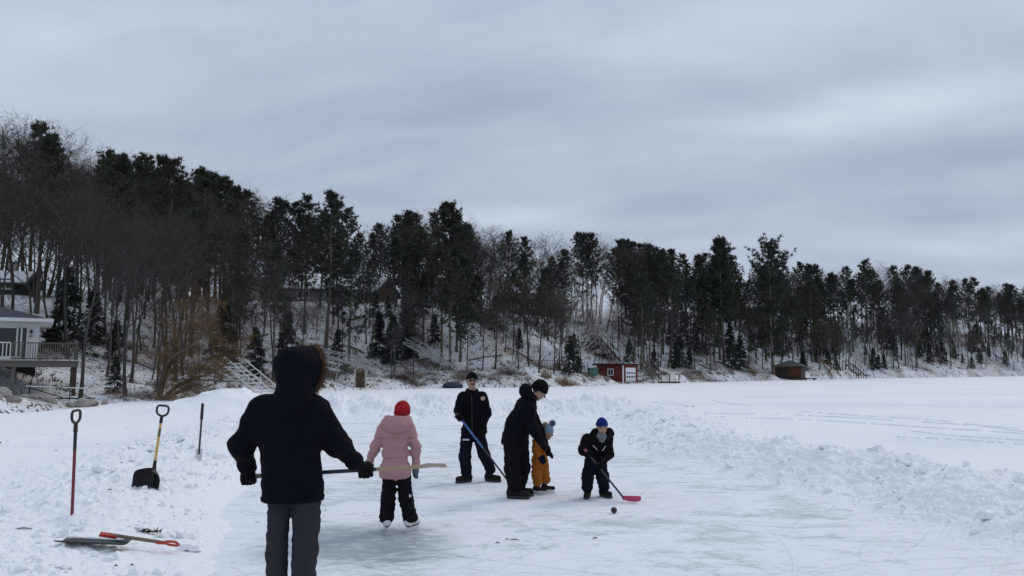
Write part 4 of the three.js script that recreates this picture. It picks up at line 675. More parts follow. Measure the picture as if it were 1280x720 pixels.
function headParts(c, fwd, up, s = 1) { // skull, jaw, nose, lips, ears in the head's own axes
  const F = unit(fwd), Rt = unit(cross3(up, F)), U = cross3(F, Rt), A = [Rt, U, F], P = (x, y, z) => [0, 1, 2].map((m) => c[m] + s * (Rt[m] * x + U[m] * y + F[m] * z)), E = (x, y, z, a, b, d, k) => ({ ...ell(P(x, y, z), [a * s, b * s, d * s], A), k });
  return { A, P, s, list: [E(0, 0.03, -0.012, 0.076, 0.092, 0.096), E(0, -0.05, 0.022, 0.056, 0.062, 0.064), E(0, -0.1, 0.058, 0.022, 0.016, 0.02), { ...cap(P(0, 0.015, 0.086), P(0, -0.025, 0.110), 0.008 * s, 0.014 * s), k: 0.015 }, E(0, 0.032, 0.078, 0.05, 0.012, 0.014, 0.02), E(0, -0.058, 0.088, 0.025, 0.010, 0.009, 0.006), E(-0.077, -0.005, -0.005, 0.010, 0.030, 0.018, 0.01), E(0.077, -0.005, -0.005, 0.010, 0.030, 0.018, 0.01), E(-0.04, -0.03, 0.068, 0.02, 0.02, 0.016, 0.02), E(0.04, -0.03, 0.068, 0.02, 0.02, 0.016, 0.02)], carve: [E(-0.031, 0.012, 0.094, 0.018, 0.011, 0.010), E(0.031, 0.012, 0.094, 0.018, 0.011, 0.010)] };
}
function faceColor(H, hair, skinC) { // lips, eyes, brows and hair are that colour on the skin
  return (x, y, z) => { const d = [x - H.P(0, 0, 0)[0], y - H.P(0, 0, 0)[1], z - H.P(0, 0, 0)[2]], q = H.A.map((a) => (a[0] * d[0] + a[1] * d[1] + a[2] * d[2]) / H.s), ax = Math.abs(q[0]); if (q[2] > 0.06) { if (Math.hypot((ax - 0.031) / 0.013, (q[1] - 0.012) / 0.007) < 1) return [0.03, 0.022, 0.02]; if (Math.hypot((q[0]) / 0.026, (q[1] + 0.058) / 0.009) < 1) return [0.28, 0.09, 0.08]; if (Math.hypot((ax - 0.033) / 0.022, (q[1] - 0.036) / 0.006) < 1) return hair; } return q[1] > 0.07 || (q[2] < -0.03 && q[1] > -0.05) || (q[2] < 0.02 && q[1] > 0.02) ? hair : skinC; };
}
function fist(c, axis, out, s = 1, g = 0) { // palm, four curled fingers and a thumb closed round a shaft; out points from the shaft to the back of the hand
  const a = unit(axis), o = unit(add3(out, a, -(out[0] * a[0] + out[1] * a[1] + out[2] * a[2]))), t = cross3(a, o), L = [];
  const ring = (al, deg, r) => { const w = deg * Math.PI / 180; return [0, 1, 2].map((m) => c[m] + s * (a[m] * al + r * (o[m] * Math.cos(w) + t[m] * Math.sin(w)))); };
  L.push({ ...ell(ring(0, 12, 0.034), [0.043 * s + g, 0.017 * s + g, 0.040 * s + g], [a, o, t]), k: 0.02 });
  for (let f = 0; f < 4; f++) { const al = (f - 1.5) * 0.021, len = [0.92, 1.05, 1, 0.82][f], A = [52, 108 * len + 8, 175 * len, 232 * len].map((d, i) => ring(al, d, [0.043, 0.040, 0.033, 0.028][i])); for (let i = 0; i < 3; i++) L.push({ ...cap(A[i], A[i + 1], (0.0105 - i * 0.001) * s + g, (0.0095 - i * 0.001) * s + g), k: 0.006 }); }
  const T = [ring(-0.035, -35, 0.04), ring(-0.045, -85, 0.038), ring(-0.03, -140, 0.033)]; L.push({ ...cap(T[0], T[1], 0.013 * s + g, 0.011 * s + g), k: 0.01 }, { ...cap(T[1], T[2], 0.011 * s + g, 0.009 * s + g), k: 0.008 });
  return L;
}
function mitten(w, dir, thumb, s = 1) { // hanging hand: closed fingers gently curled, thumb off the palm's side
  const d = unit(dir), e = add3(w, d, 0.085 * s), tb = unit(thumb), L = [{ ...cap(w, e, 0.030 * s, 0.034 * s), k: 0.02 }];
  for (let f = 0; f < 4; f++) { const sd = add3(e, tb, (f - 1.5) * -0.017 * s), m = add3(sd, d, 0.042 * s), t = add3(add3(m, d, 0.026 * s), cross3(d, tb), 0.014 * s); L.push({ ...cap(sd, m, 0.0115 * s, 0.011 * s), k: 0.009 }, { ...cap(m, t, 0.011 * s, 0.009 * s), k: 0.009 }); }
  const t0 = add3(add3(w, d, 0.03 * s), tb, 0.028 * s), t1 = add3(add3(t0, d, 0.035 * s), tb, 0.022 * s); L.push({ ...cap(t0, t1, 0.014 * s, 0.012 * s), k: 0.012 }, { ...cap(t1, add3(t1, d, 0.028 * s), 0.012 * s, 0.010 * s), k: 0.01 });
  return L;
}
function furRing(P, rx, ry, n, len, seed, cols) { // tufts of fur round a hood's rim: P(u, v, w) in the rim's axes
  const R = rng(seed), S = new Shape();
  for (let k = 0; k < n; k++) { const a = R() * 6.2832, o = V(...P(Math.cos(a) * rx, Math.sin(a) * ry, (R() - 0.5) * 0.03)), e = V(...P(Math.cos(a) * rx * 1.5, Math.sin(a) * ry * 1.5, 0.02)), d = e.sub(o).normalize().addScaledVector(randDir(R), 0.7).normalize(), c = cols[k % cols.length], t = 0.6 + 0.7 * R(); S.blade(o, d, len * (0.5 + 0.8 * R()), 0.0045, randDir(R).cross(d).normalize(), c.map((q) => q * t)); }
  return S.geo();
}
const cloth = (rgb, rough = 0.95) => new THREE.MeshPhysicalMaterial({ color: lin(...rgb), roughness: rough, specularIntensity: 0.18 });
const C = {
  black: cloth([0.0045, 0.0052, 0.0085], 0.92), blackB: cloth([0.006, 0.006, 0.007], 0.9), pants: cloth([0.006, 0.0065, 0.009], 0.9), snowPants: cloth([0.006, 0.0065, 0.008], 0.75), jeans: cloth([0.032, 0.034, 0.042], 0.95), glove: cloth([0.005, 0.005, 0.006], 0.8), boot: cloth([0.016, 0.015, 0.015], 0.75), sole: mat([0.03, 0.029, 0.028], 0.85), pink: cloth([0.40, 0.225, 0.232], 0.85), red: cloth([0.33, 0.016, 0.022], 0.9), orange: cloth([0.33, 0.108, 0.018], 0.8), skate: mat([0.62, 0.63, 0.65], 0.45), steel: mat([0.6, 0.61, 0.63], 0.3, { metalness: 0.9 }), paleBlue: cloth([0.23, 0.30, 0.42], 0.95), navy: cloth([0.012, 0.025, 0.16], 0.9), greyKnit: cloth([0.16, 0.17, 0.19], 0.95), mittenGrey: cloth([0.10, 0.12, 0.16], 0.85), fur: new THREE.MeshStandardMaterial({ vertexColors: true, roughness: 1 }), body: new THREE.MeshStandardMaterial({ vertexColors: true, roughness: 0.6 }), lens: mat([0.012, 0.012, 0.014], 0.12), denimBoy: cloth([0.007, 0.009, 0.018], 0.9), tan: mat([0.34, 0.24, 0.14], 0.9), patch: mat([0.45, 0.36, 0.30], 0.8), stripe: mat([0.55, 0.56, 0.58], 0.6), beard: cloth([0.05, 0.035, 0.025], 0.95),
};
const SKIN = [0.37, 0.225, 0.17], HAIR = [0.04, 0.026, 0.018];
function person(label, px, D) { const p = atHeight(px, D, 0); const g = thing('person', label, 'person', [p.x, 0.004, p.z]); const s = (D * CP - EYE * SP * 0.6) / FOCAL, gy = 0; return { g, J: (qx, qy, z = 0) => { const w = at(qx, qy, D - z); return [w.x - p.x, w.y, z]; }, px, D, s, p }; }
function body(P, limbs, H, hands = []) { // the continuous figure under the clothes
  const geos = [skin(limbs, { k: 0.05, cell: 0.018, color: () => SKIN })]; if (H) geos.push(skin(H.list, { k: 0.03, cell: 0.0055, carve: H.carve, color: faceColor(H, HAIR, SKIN) })); if (hands.length) geos.push(skin(hands, { k: 0.01, cell: 0.006, off: -0.003, color: () => SKIN }));
  return part('body', mergeGeometries(geos), C.body, P.g);
}
function boot(P, name, ankle, dir, s, m, blade, soleMat) { // boot or skate on the ground, toe along dir
  const d = unit([dir[0], 0, dir[2]]), sd = [-d[2], 0, d[0]], y0 = blade ? 0.075 * s : 0.03 * s, heel = [ankle[0] - d[0] * 0.05 * s, y0 + 0.035 * s, ankle[2] - d[2] * 0.05 * s], toe = [ankle[0] + d[0] * 0.155 * s, y0 + 0.028 * s, ankle[2] + d[2] * 0.155 * s];
  const up = [lerp(ankle[0], heel[0], 0.3), Math.max(ankle[1], y0 + 0.12 * s), lerp(ankle[2], heel[2], 0.3)];
  const b = part(name, skin([cap(heel, toe, 0.044 * s, 0.04 * s), cap(heel, up, 0.046 * s, 0.052 * s)], { k: 0.04 * s, cell: 0.007, cut: [[[0, -1, 0], -y0]] }), m, P.g);
  const turn = Math.atan2(d[0], d[2]), mid = [lerp(heel[0], toe[0], 0.5), 0, lerp(heel[2], toe[2], 0.5)];
  if (blade) { part('blade', new RoundedBoxGeometry(0.006, 0.05 * s, 0.27 * s, 1, 0.002), C.steel, b, [mid[0], 0.028 * s, mid[2]], [0, turn, 0]); part('sole', new RoundedBoxGeometry(0.05 * s, 0.02 * s, 0.25 * s, 1, 0.006), soleMat, b, [mid[0], 0.068 * s, mid[2]], [0, turn, 0]); }
  else part('sole', skin([cap([heel[0], 0.022 * s, heel[2]], [toe[0], 0.022 * s, toe[2]], 0.047 * s, 0.044 * s)], { k: 0.01, cell: 0.007, cut: [[[0, 1, 0], 0.034 * s], [[0, -1, 0], 0.0]] }), soleMat, b);
  return b;
}
function leg(h, k, a, r) { return [cap(h, k, r[0], r[1]), cap(k, a, r[1], r[2])]; }
function beanie(P, H, m, drop = 0.028, ribs = 40) { // knit cap with a turned-up band
  const { A, s } = H, c = H.P(0, 0.035, -0.012), n = A[1].map((v, i) => -(v * 0.94 - A[2][i] * 0.22)), e0 = H.P(0, drop, 0.02), e = n[0] * e0[0] + n[1] * e0[1] + n[2] * e0[2];
  const ang = (x, y, z) => { const d = [x - c[0], y - c[1], z - c[2]]; return Math.atan2(A[0][0] * d[0] + A[0][1] * d[1] + A[0][2] * d[2], A[2][0] * d[0] + A[2][1] * d[1] + A[2][2] * d[2]); };
  const hat = part('hat', skin([ell(c, [0.088 * s, 0.108 * s, 0.108 * s], A)], { k: 0.01, cell: 0.006, cut: [[n, e]], fold: (x, y, z) => 0.0022 * Math.sin(ang(x, y, z) * ribs) + 0.003 * N3(x * 25, y * 25, z * 25) }), m, P.g);
  const e2p = H.P(0, drop + 0.045, 0.02), e2 = -(n[0] * e2p[0] + n[1] * e2p[1] + n[2] * e2p[2]);
  part('hat_band', skin([ell(H.P(0, 0.028, -0.012), [0.093 * s, 0.113 * s, 0.113 * s], A)], { k: 0.01, cell: 0.006, cut: [[n, e + 0.003], [n.map((v) => -v), e2]], fold: (x, y, z) => 0.0025 * Math.sin(ang(x, y, z) * ribs) }), m, hat);
  return hat;
}
function hockeyStick(label, a, b, bladeDir, shaftMat, lowMat, bladeMat, gripMat, split = 0.6, bladeLen = 0.28, upward) { // butt a, heel b in metres in the place
  const g = thing('hockey_stick', label, 'hockey stick', a), d = unit(add3(b, a, -1)), L = Math.hypot(...add3(b, a, -1)), bd = unit(bladeDir), n = unit(cross3(d, bd)), q = new THREE.Quaternion().setFromRotationMatrix(new THREE.Matrix4().makeBasis(V(...unit(cross3(n, d))), V(...n), V(...d)));
  const seg = (name, t0, t1, w, h, m) => { const s = part(name, new RoundedBoxGeometry(w, h, L * (t1 - t0), 2, 0.006), m, g, d.map((v) => v * L * (t0 + t1) / 2)); s.quaternion.copy(q); return s; };
  seg('shaft', 0, split, 0.027, 0.020, shaftMat); seg('lower_shaft', split, 1.0, 0.026, 0.019, lowMat); seg('grip_tape', -0.004, 0.11, 0.031, 0.024, gripMat);
  const sh = new THREE.Shape(); sh.moveTo(-0.02, -0.012); sh.lineTo(bladeLen * 0.3, -0.030); sh.quadraticCurveTo(bladeLen * 0.9, -0.038, bladeLen, -0.018); sh.quadraticCurveTo(bladeLen + 0.03, 0.012, bladeLen, 0.036); sh.lineTo(bladeLen * 0.25, 0.036); sh.lineTo(-0.02, 0.03); sh.closePath();
  const bg = new THREE.ExtrudeGeometry(sh, { depth: 0.010, bevelEnabled: true, bevelSize: 0.003, bevelThickness: 0.003, bevelSegments: 2, curveSegments: 10, steps: 1 }), bp = bg.attributes.position; for (let k = 0; k < bp.count; k++) { const x = bp.getX(k); bp.setZ(k, bp.getZ(k) - 0.005 + 0.35 * Math.max(0, x / bladeLen - 0.2) ** 2 * 0.12); } bg.computeVertexNormals();
  const up = unit(cross3(bd, n)), bl = part('blade', bg, bladeMat, g, d.map((v) => v * L)); bl.quaternion.setFromRotationMatrix(new THREE.Matrix4().makeBasis(V(...bd), V(...(up[1] > 0 ? up : up.map((v) => -v))), V(...unit(cross3(bd, up[1] > 0 ? up : up.map((v) => -v)))))); if (upward) { const Y = unit(add3(upward, bd, -upward.reduce((s, v, i) => s + v * bd[i], 0))); bl.quaternion.setFromRotationMatrix(new THREE.Matrix4().makeBasis(V(...bd), V(...Y), V(...cross3(bd, Y)))); } return g;
}
const toPlace = (P, q) => [q[0] + P.p.x, q[1] + 0.004, q[2] + P.p.z];
const ST = { black: mat([0.02, 0.02, 0.024], 0.5), wood: mat([0.36, 0.255, 0.14], 0.6), navyBlack: mat([0.02, 0.022, 0.04], 0.45), blue: mat([0.05, 0.13, 0.32], 0.45), pinkBlade: mat([0.48, 0.045, 0.12], 0.55), pinkGrip: mat([0.45, 0.08, 0.12], 0.8), tape: mat([0.25, 0.22, 0.19], 0.95), bladeWood: mat([0.36, 0.29, 0.22], 0.6) };

{ // 1: man in a black parka, seen from behind
  const P = person('man seen from behind in black parka with fur trimmed hood and dark jeans', 366, 5.2), J = P.J;
  const sL = J(323, 517), eL = J(302, 556, -0.02), wL = J(309, 585, -0.14), sR = J(400, 517), eR = J(421, 556, -0.05), wR = J(446, 580, -0.17);
  const hipL = J(350, 622), kL = J(346, 692, -0.03), aL = [J(347, 760)[0], 0.1, -0.02], hipR = J(384, 622), kR = J(381, 692, -0.02), aR = [J(381, 760)[0], 0.1, 0.06];
  const butt = J(301, 597, -0.19), tip = J(528, 584, -0.30), ax = add3(tip, butt, -1), hL = mix3(butt, tip, 0.045), hR = mix3(butt, tip, 0.685);
  const head = headParts(J(371, 461, -0.02), [0.45, -0.08, -0.9], [0, 1, 0.05], 1.0), fl = fist(hL, ax, [-0.1, 0.6, 0.75]), fr = fist(hR, ax, [-0.3, 0.7, 0.6]);
  body(P, [cap(J(362, 520), J(367, 588), 0.13, 0.12, [[0, 0, 1], 0.75]), cap(J(368, 480), J(366, 505), 0.055, 0.07), cap(sL, eL, 0.05, 0.042), cap(eL, wL, 0.042, 0.03), cap(sR, eR, 0.05, 0.042), cap(eR, wR, 0.042, 0.03), ...leg(hipL, kL, aL, [0.055, 0.042, 0.035]), ...leg(hipR, kR, aR, [0.055, 0.042, 0.035])], head, [...fl, ...fr, cap(wL, hL, 0.024, 0.02), cap(wR, hR, 0.024, 0.02)]);
  const hemY = J(366, 627)[1];
  const coat = part('coat', skin([ell(J(361, 533, 0.0), [0.225, 0.21, 0.145]), ell(J(363, 572, 0), [0.205, 0.2, 0.140]), ell(J(366, 612, 0), [0.208, 0.24, 0.148]), cap(J(334, 511), J(392, 510), 0.082, 0.082), cap(J(366, 492), J(365, 508), 0.085, 0.12), cap(sL, eL, 0.086, 0.076), cap(eL, wL, 0.074, 0.058), cap(sR, eR, 0.086, 0.074), cap(eR, wR, 0.072, 0.055)], { k: 0.07, cell: 0.011, cut: [[[0.02, -1, 0], -hemY]], fold: folds(0.016, 6, 3.1) }), C.black, P.g);
  part('hem_band', skin([ell(J(366, 612, 0), [0.213, 0.245, 0.153])], { k: 0.02, cell: 0.011, cut: [[[0.02, -1, 0], -hemY - 0.001], [[-0.02, 1, 0], hemY + 0.035]] }), C.black, coat);
  for (const [w, e] of [[wL, eL], [wR, eR]]) part('cuff', skin([cap(mix3(w, e, 0.02), mix3(w, e, 0.16), 0.061, 0.064)], { k: 0.02, cell: 0.009, cut: [[unit(add3(w, e, -1)), unit(add3(w, e, -1)).reduce((s, v, i) => s + v * w[i], 0)]] }), C.black, coat);
  const hc = J(371, 461, -0.01), hf = unit([0.62, -0.05, -0.78]), hr = unit(cross3([0, 1, 0], hf)), hu = cross3(hf, hr), hp = (u, v, w) => [0, 1, 2].map((m) => hc[m] + hr[m] * u + hu[m] * v + hf[m] * w);
  const hood = part('hood', skin([ell(hc, [0.132, 0.140, 0.145]), cap(J(360, 455, 0.0), J(379, 455, -0.02), 0.095, 0.095), cap(J(370, 478, 0.02), J(366, 500, 0.04), 0.115, 0.13), ell(hp(0, -0.005, 0.07), [0.13, 0.145, 0.07], [hr, hu, hf])], { k: 0.06, cell: 0.010, carve: [ell(hp(0, -0.01, 0.12), [0.095, 0.115, 0.09], [hr, hu, hf])], fold: folds(0.007, 7, 8.2) }), C.black, P.g);
  part('fur_trim', furRing((u, v, w) => hp(u, v - 0.005, 0.115 + w), 0.112, 0.130, 2600, 0.055, 12, [[0.16, 0.085, 0.05], [0.09, 0.05, 0.032], [0.22, 0.13, 0.085]]), C.fur, hood);
  part('trousers', skin([...leg(J(351, 612), kL, aL, [0.082, 0.072, 0.066]), ...leg(J(383, 612), kR, aR, [0.098, 0.086, 0.074]), { ...ell(J(366, 610), [0.16, 0.09, 0.12]), k: 0.05 }], { k: 0.010, cell: 0.010, cut: [[[0, -1, 0], -0.07]], fold: folds(0.016, 7, 5.7, 2.0) }), C.jeans, P.g);
  part('glove', skin([...fist(hL, ax, [-0.1, 0.6, 0.75], 1.12, 0.003), cap(wL, hL, 0.042, 0.036)], { k: 0.014, cell: 0.0055 }), C.glove, P.g); part('glove', skin([...fist(hR, ax, [-0.3, 0.7, 0.6], 1.15, 0.003), cap(wR, hR, 0.042, 0.036)], { k: 0.014, cell: 0.0055 }), C.glove, P.g);
  boot(P, 'boot', aL, [-0.15, 0, -1], 1.1, C.boot, false, C.sole); boot(P, 'boot', aR, [0.2, 0, -1], 1.1, C.boot, false, C.sole);
  hockeyStick('dark hockey stick with wooden lower end held level by the man in the black parka', toPlace(P, butt), toPlace(P, tip), [0.97, 0.20, -0.1], ST.navyBlack, ST.wood, ST.bladeWood, ST.tape, 0.74, 0.15, [0, 0.34, 0.94]);
}
{ // 2: girl in a pink coat
  const P = person('girl in pink quilted coat and red hat on white skates, seen from behind', 497, 8.43), J = P.J;
  const sL = J(478, 537), eL = J(469, 560, -0.02), wL = J(462, 577, -0.06), sR = J(513, 537), eR = J(520, 560, -0.02), wR = J(520, 582, -0.05);
  const hL = J(488, 598), kL = J(485, 626, -0.02), aL = J(483, 648), hR = J(505, 598), kR = J(508, 626, -0.02), aR = J(513, 648);
  const head = headParts(J(503, 516.5, -0.02), [0.35, -0.15, -0.9], [0.06, 1, 0], 0.92), mL = mitten(wL, [-0.1, -1, -0.1], [0.7, 0, -0.6], 0.75), mR = mitten(wR, [-0.05, -1, 0.05], [-0.5, 0, -0.8], 0.8);
  body(P, [cap(J(496, 540), J(495, 590), 0.1, 0.1, [[0, 0, 1], 0.8]), cap(J(501, 524), J(497, 538), 0.045, 0.055), cap(sL, eL, 0.036, 0.03), cap(eL, wL, 0.03, 0.022), cap(sR, eR, 0.036, 0.03), cap(eR, wR, 0.03, 0.022), ...leg(hL, kL, aL, [0.06, 0.045, 0.035]), ...leg(hR, kR, aR, [0.06, 0.045, 0.035])], head, [...mL, ...mR]);
  const hemY = J(494, 598)[1], lines = [547, 560, 572, 584].map((y) => J(494, y)[1]);
  const quilt = (x, y, z) => { let d = 0; for (const l of lines) d += 0.011 * Math.exp(-(((y - l + 0.06 * Math.abs(x)) / 0.011) ** 2)); return d + folds(0.008, 9, 1.4)(x, y, z); };
  const coat = part('coat', skin([ell(J(495, 545, 0), [0.158, 0.14, 0.120]), ell(J(494, 566, 0), [0.148, 0.15, 0.118]), ell(J(494, 590, 0), [0.175, 0.17, 0.135]), cap(J(482, 536), J(510, 536), 0.062, 0.062), cap(J(498, 528), J(497, 540), 0.07, 0.09), cap(sL, eL, 0.058, 0.053), cap(eL, wL, 0.053, 0.045), cap(sR, eR, 0.058, 0.053), cap(eR, wR, 0.053, 0.045)], { k: 0.04, cell: 0.0085, cut: [[[0, -1, 0], -hemY]], fold: quilt }), C.pink, P.g);
  part('hood', skin([{ ...ell(J(496, 528, 0.085), [0.140, 0.072, 0.080]), k: 0.05 }, ell(J(496, 534, 0.10), [0.12, 0.07, 0.075]), cap(J(485, 525, 0.02), J(481, 531, 0.05), 0.045, 0.045), cap(J(510, 525, 0.02), J(511, 531, 0.05), 0.045, 0.045)], { k: 0.06, cell: 0.0085, fold: folds(0.012, 10, 6.6) }), C.pink, coat);
  beanie(P, head, C.red, -0.02, 34);
  part('snow_trousers', skin([...leg(J(488, 592), kL, aL, [0.082, 0.076, 0.080]), ...leg(J(504, 592), kR, aR, [0.082, 0.076, 0.082]), ell(J(495, 588), [0.14, 0.08, 0.11])], { k: 0.03, cell: 0.009, cut: [[[0, -1, 0], -(J(483, 653)[1])]], fold: folds(0.016, 10, 2.9, 2.2) }), C.snowPants, P.g);
  part('reflector', new RoundedBoxGeometry(0.025, 0.03, 0.01, 1, 0.003), C.stripe, P.g, add3(mix3(hR, kR, 0.75), [0.055, 0, 0.07]));
  part('mitten', skin(mL, { k: 0.03, off: 0.010, cell: 0.006 }), C.mittenGrey, P.g); part('mitten', skin(mR, { k: 0.03, off: 0.010, cell: 0.006 }), C.mittenGrey, P.g);
  boot(P, 'skate', aL, [-0.35, 0, -1], 0.85, C.skate, true, C.boot); boot(P, 'skate', aR, [0.5, 0, -1], 0.85, C.skate, true, C.boot);
}
{ // 3: man with sunglasses
  const P = person('man in black coat, beanie and sunglasses striding with a blue hockey stick', 596, 12.1), J = P.J;
  const sL = J(577, 497, 0), eL = J(573, 513, 0.06), wL = J(573, 521, 0.22), sR = J(604, 497), eR = J(609, 516, -0.02), wR = J(603, 533, 0.1);
  const hL = J(585, 543), kL = J(581, 570, 0.06), aL = J(583, 591, 0.04), hR = J(597, 543), kR = J(605, 568, 0.02), aR = J(613, 587, -0.06);
  const butt = J(570.5, 517, 0.27), heel = J(637, 600, 0.30), ax = add3(heel, butt, -1), h1 = mix3(butt, heel, 0.07), head = headParts(J(590, 476.5, 0.03), [0.12, -0.02, 1], [0, 1, 0], 1.0), f1 = fist(h1, ax, [-0.6, 0.3, -0.5]), m2 = mitten(wR, [-0.1, -1, 0.2], [-0.6, 0, 0.7], 0.9);
  body(P, [cap(J(590, 500), J(592, 540), 0.12, 0.12, [[0, 0, 1], 0.75]), cap(J(590, 482), J(590, 494), 0.055, 0.065), cap(sL, eL, 0.05, 0.042), cap(eL, wL, 0.042, 0.03), cap(sR, eR, 0.05, 0.042), cap(eR, wR, 0.042, 0.03), ...leg(hL, kL, aL, [0.075, 0.055, 0.042]), ...leg(hR, kR, aR, [0.075, 0.055, 0.042])], head, [...f1, ...m2, cap(wL, h1, 0.024, 0.02)]);
  const hemY = J(590, 543)[1];
  const coat = part('coat', skin([ell(J(590, 503, 0), [0.185, 0.17, 0.135]), ell(J(591, 520, 0), [0.175, 0.17, 0.135]), ell(J(593, 540, 0), [0.205, 0.23, 0.15]), cap(J(580, 495), J(601, 495), 0.07, 0.07), cap(J(590, 490), J(590, 496), 0.065, 0.10), cap(sL, eL, 0.076, 0.066), cap(eL, wL, 0.064, 0.052), cap(sR, eR, 0.076, 0.066), cap(eR, wR, 0.066, 0.056)], { k: 0.05, cell: 0.011, cut: [[[0.06, -1, 0], -hemY]], fold: folds(0.013, 6, 7.7) }), C.black, P.g);
  part('collar', skin([cap(J(583.5, 489, 0.03), J(587, 493, 0.12), 0.026, 0.022), cap(J(596.5, 489, 0.03), J(593, 493, 0.12), 0.026, 0.022), cap(J(584.5, 488, -0.05), J(595.5, 488, -0.05), 0.03, 0.03)], { k: 0.03, cell: 0.009 }), C.black, coat);
  part('sleeve_patch', new THREE.CylinderGeometry(0.034, 0.034, 0.012, 20).rotateX(Math.PI / 2), C.patch, coat, add3(mix3(sR, eR, 0.05), [-0.005, 0.0, 0.078])); part('zip', barGeo(add3(J(590, 493), [0, 0, 0.137]), add3(J(591, 541), [0, 0, 0.150]), 0.012, 0.01), C.sole, coat);
  beanie(P, head, C.blackB, 0.03);
  const gl = part('sunglasses', merged([new THREE.SphereGeometry(0.026, 12, 8).scale(1, 0.78, 0.3).translate(...[0.031, 0, 0]), new THREE.SphereGeometry(0.026, 12, 8).scale(1, 0.78, 0.3).translate(-0.031, 0, 0), boxGeo(0.03, 0.006, 0.006, 0, 0.01, 0.004), boxGeo(0.006, 0.008, 0.1, 0.07, 0.006, -0.05), boxGeo(0.006, 0.008, 0.1, -0.07, 0.006, -0.05), boxGeo(0.028, 0.006, 0.006, 0.058, 0.008, 0), boxGeo(0.028, 0.006, 0.006, -0.058, 0.008, 0)]), C.lens, P.g, head.P(0, 0.012, 0.108), [0, 0.12, 0]);
  part('moustache', skin([cap(head.P(-0.028, -0.05, 0.085), head.P(0, -0.042, 0.098), 0.006, 0.009), cap(head.P(0.028, -0.05, 0.085), head.P(0, -0.042, 0.098), 0.006, 0.009)], { k: 0.01, cell: 0.004 }), C.beard, P.g);
  part('snow_trousers', skin([...leg(J(585, 538), kL, aL, [0.105, 0.092, 0.088]), ...leg(J(597, 538), kR, aR, [0.105, 0.09, 0.082]), ell(J(591, 538), [0.17, 0.10, 0.12])], { k: 0.04, cell: 0.011, fold: folds(0.014, 7, 4.1, 2.2) }), C.denimBoy, P.g); part('thigh_stripe', new RoundedBoxGeometry(0.10, 0.022, 0.02, 1, 0.004), C.stripe, P.g, J(582.5, 550, 0.155));
  part('glove', skin([...fist(h1, ax, [-0.6, 0.3, -0.5], 1.15, 0.004), cap(wL, h1, 0.045, 0.036)], { k: 0.014, cell: 0.006 }), C.glove, P.g); part('glove', skin(m2, { k: 0.014, off: 0.007, cell: 0.006 }), C.glove, P.g);
  boot(P, 'boot', [aL[0], 0.12, aL[2]], [-0.75, 0, 0.66], 1.02, C.boot, false, C.sole); const b2 = boot(P, 'boot', [aR[0], 0.12, aR[2]], [0.8, 0, 0.6], 1.02, C.boot, false, C.sole);
  hockeyStick('blue hockey stick held slanting to the ice by the man in sunglasses', toPlace(P, butt), [heel[0] + P.p.x, 0.03, heel[2] + P.p.z], [0.9, -0.02, -0.35], ST.blue, ST.black, ST.black, ST.black, 0.5, 0.26);
}
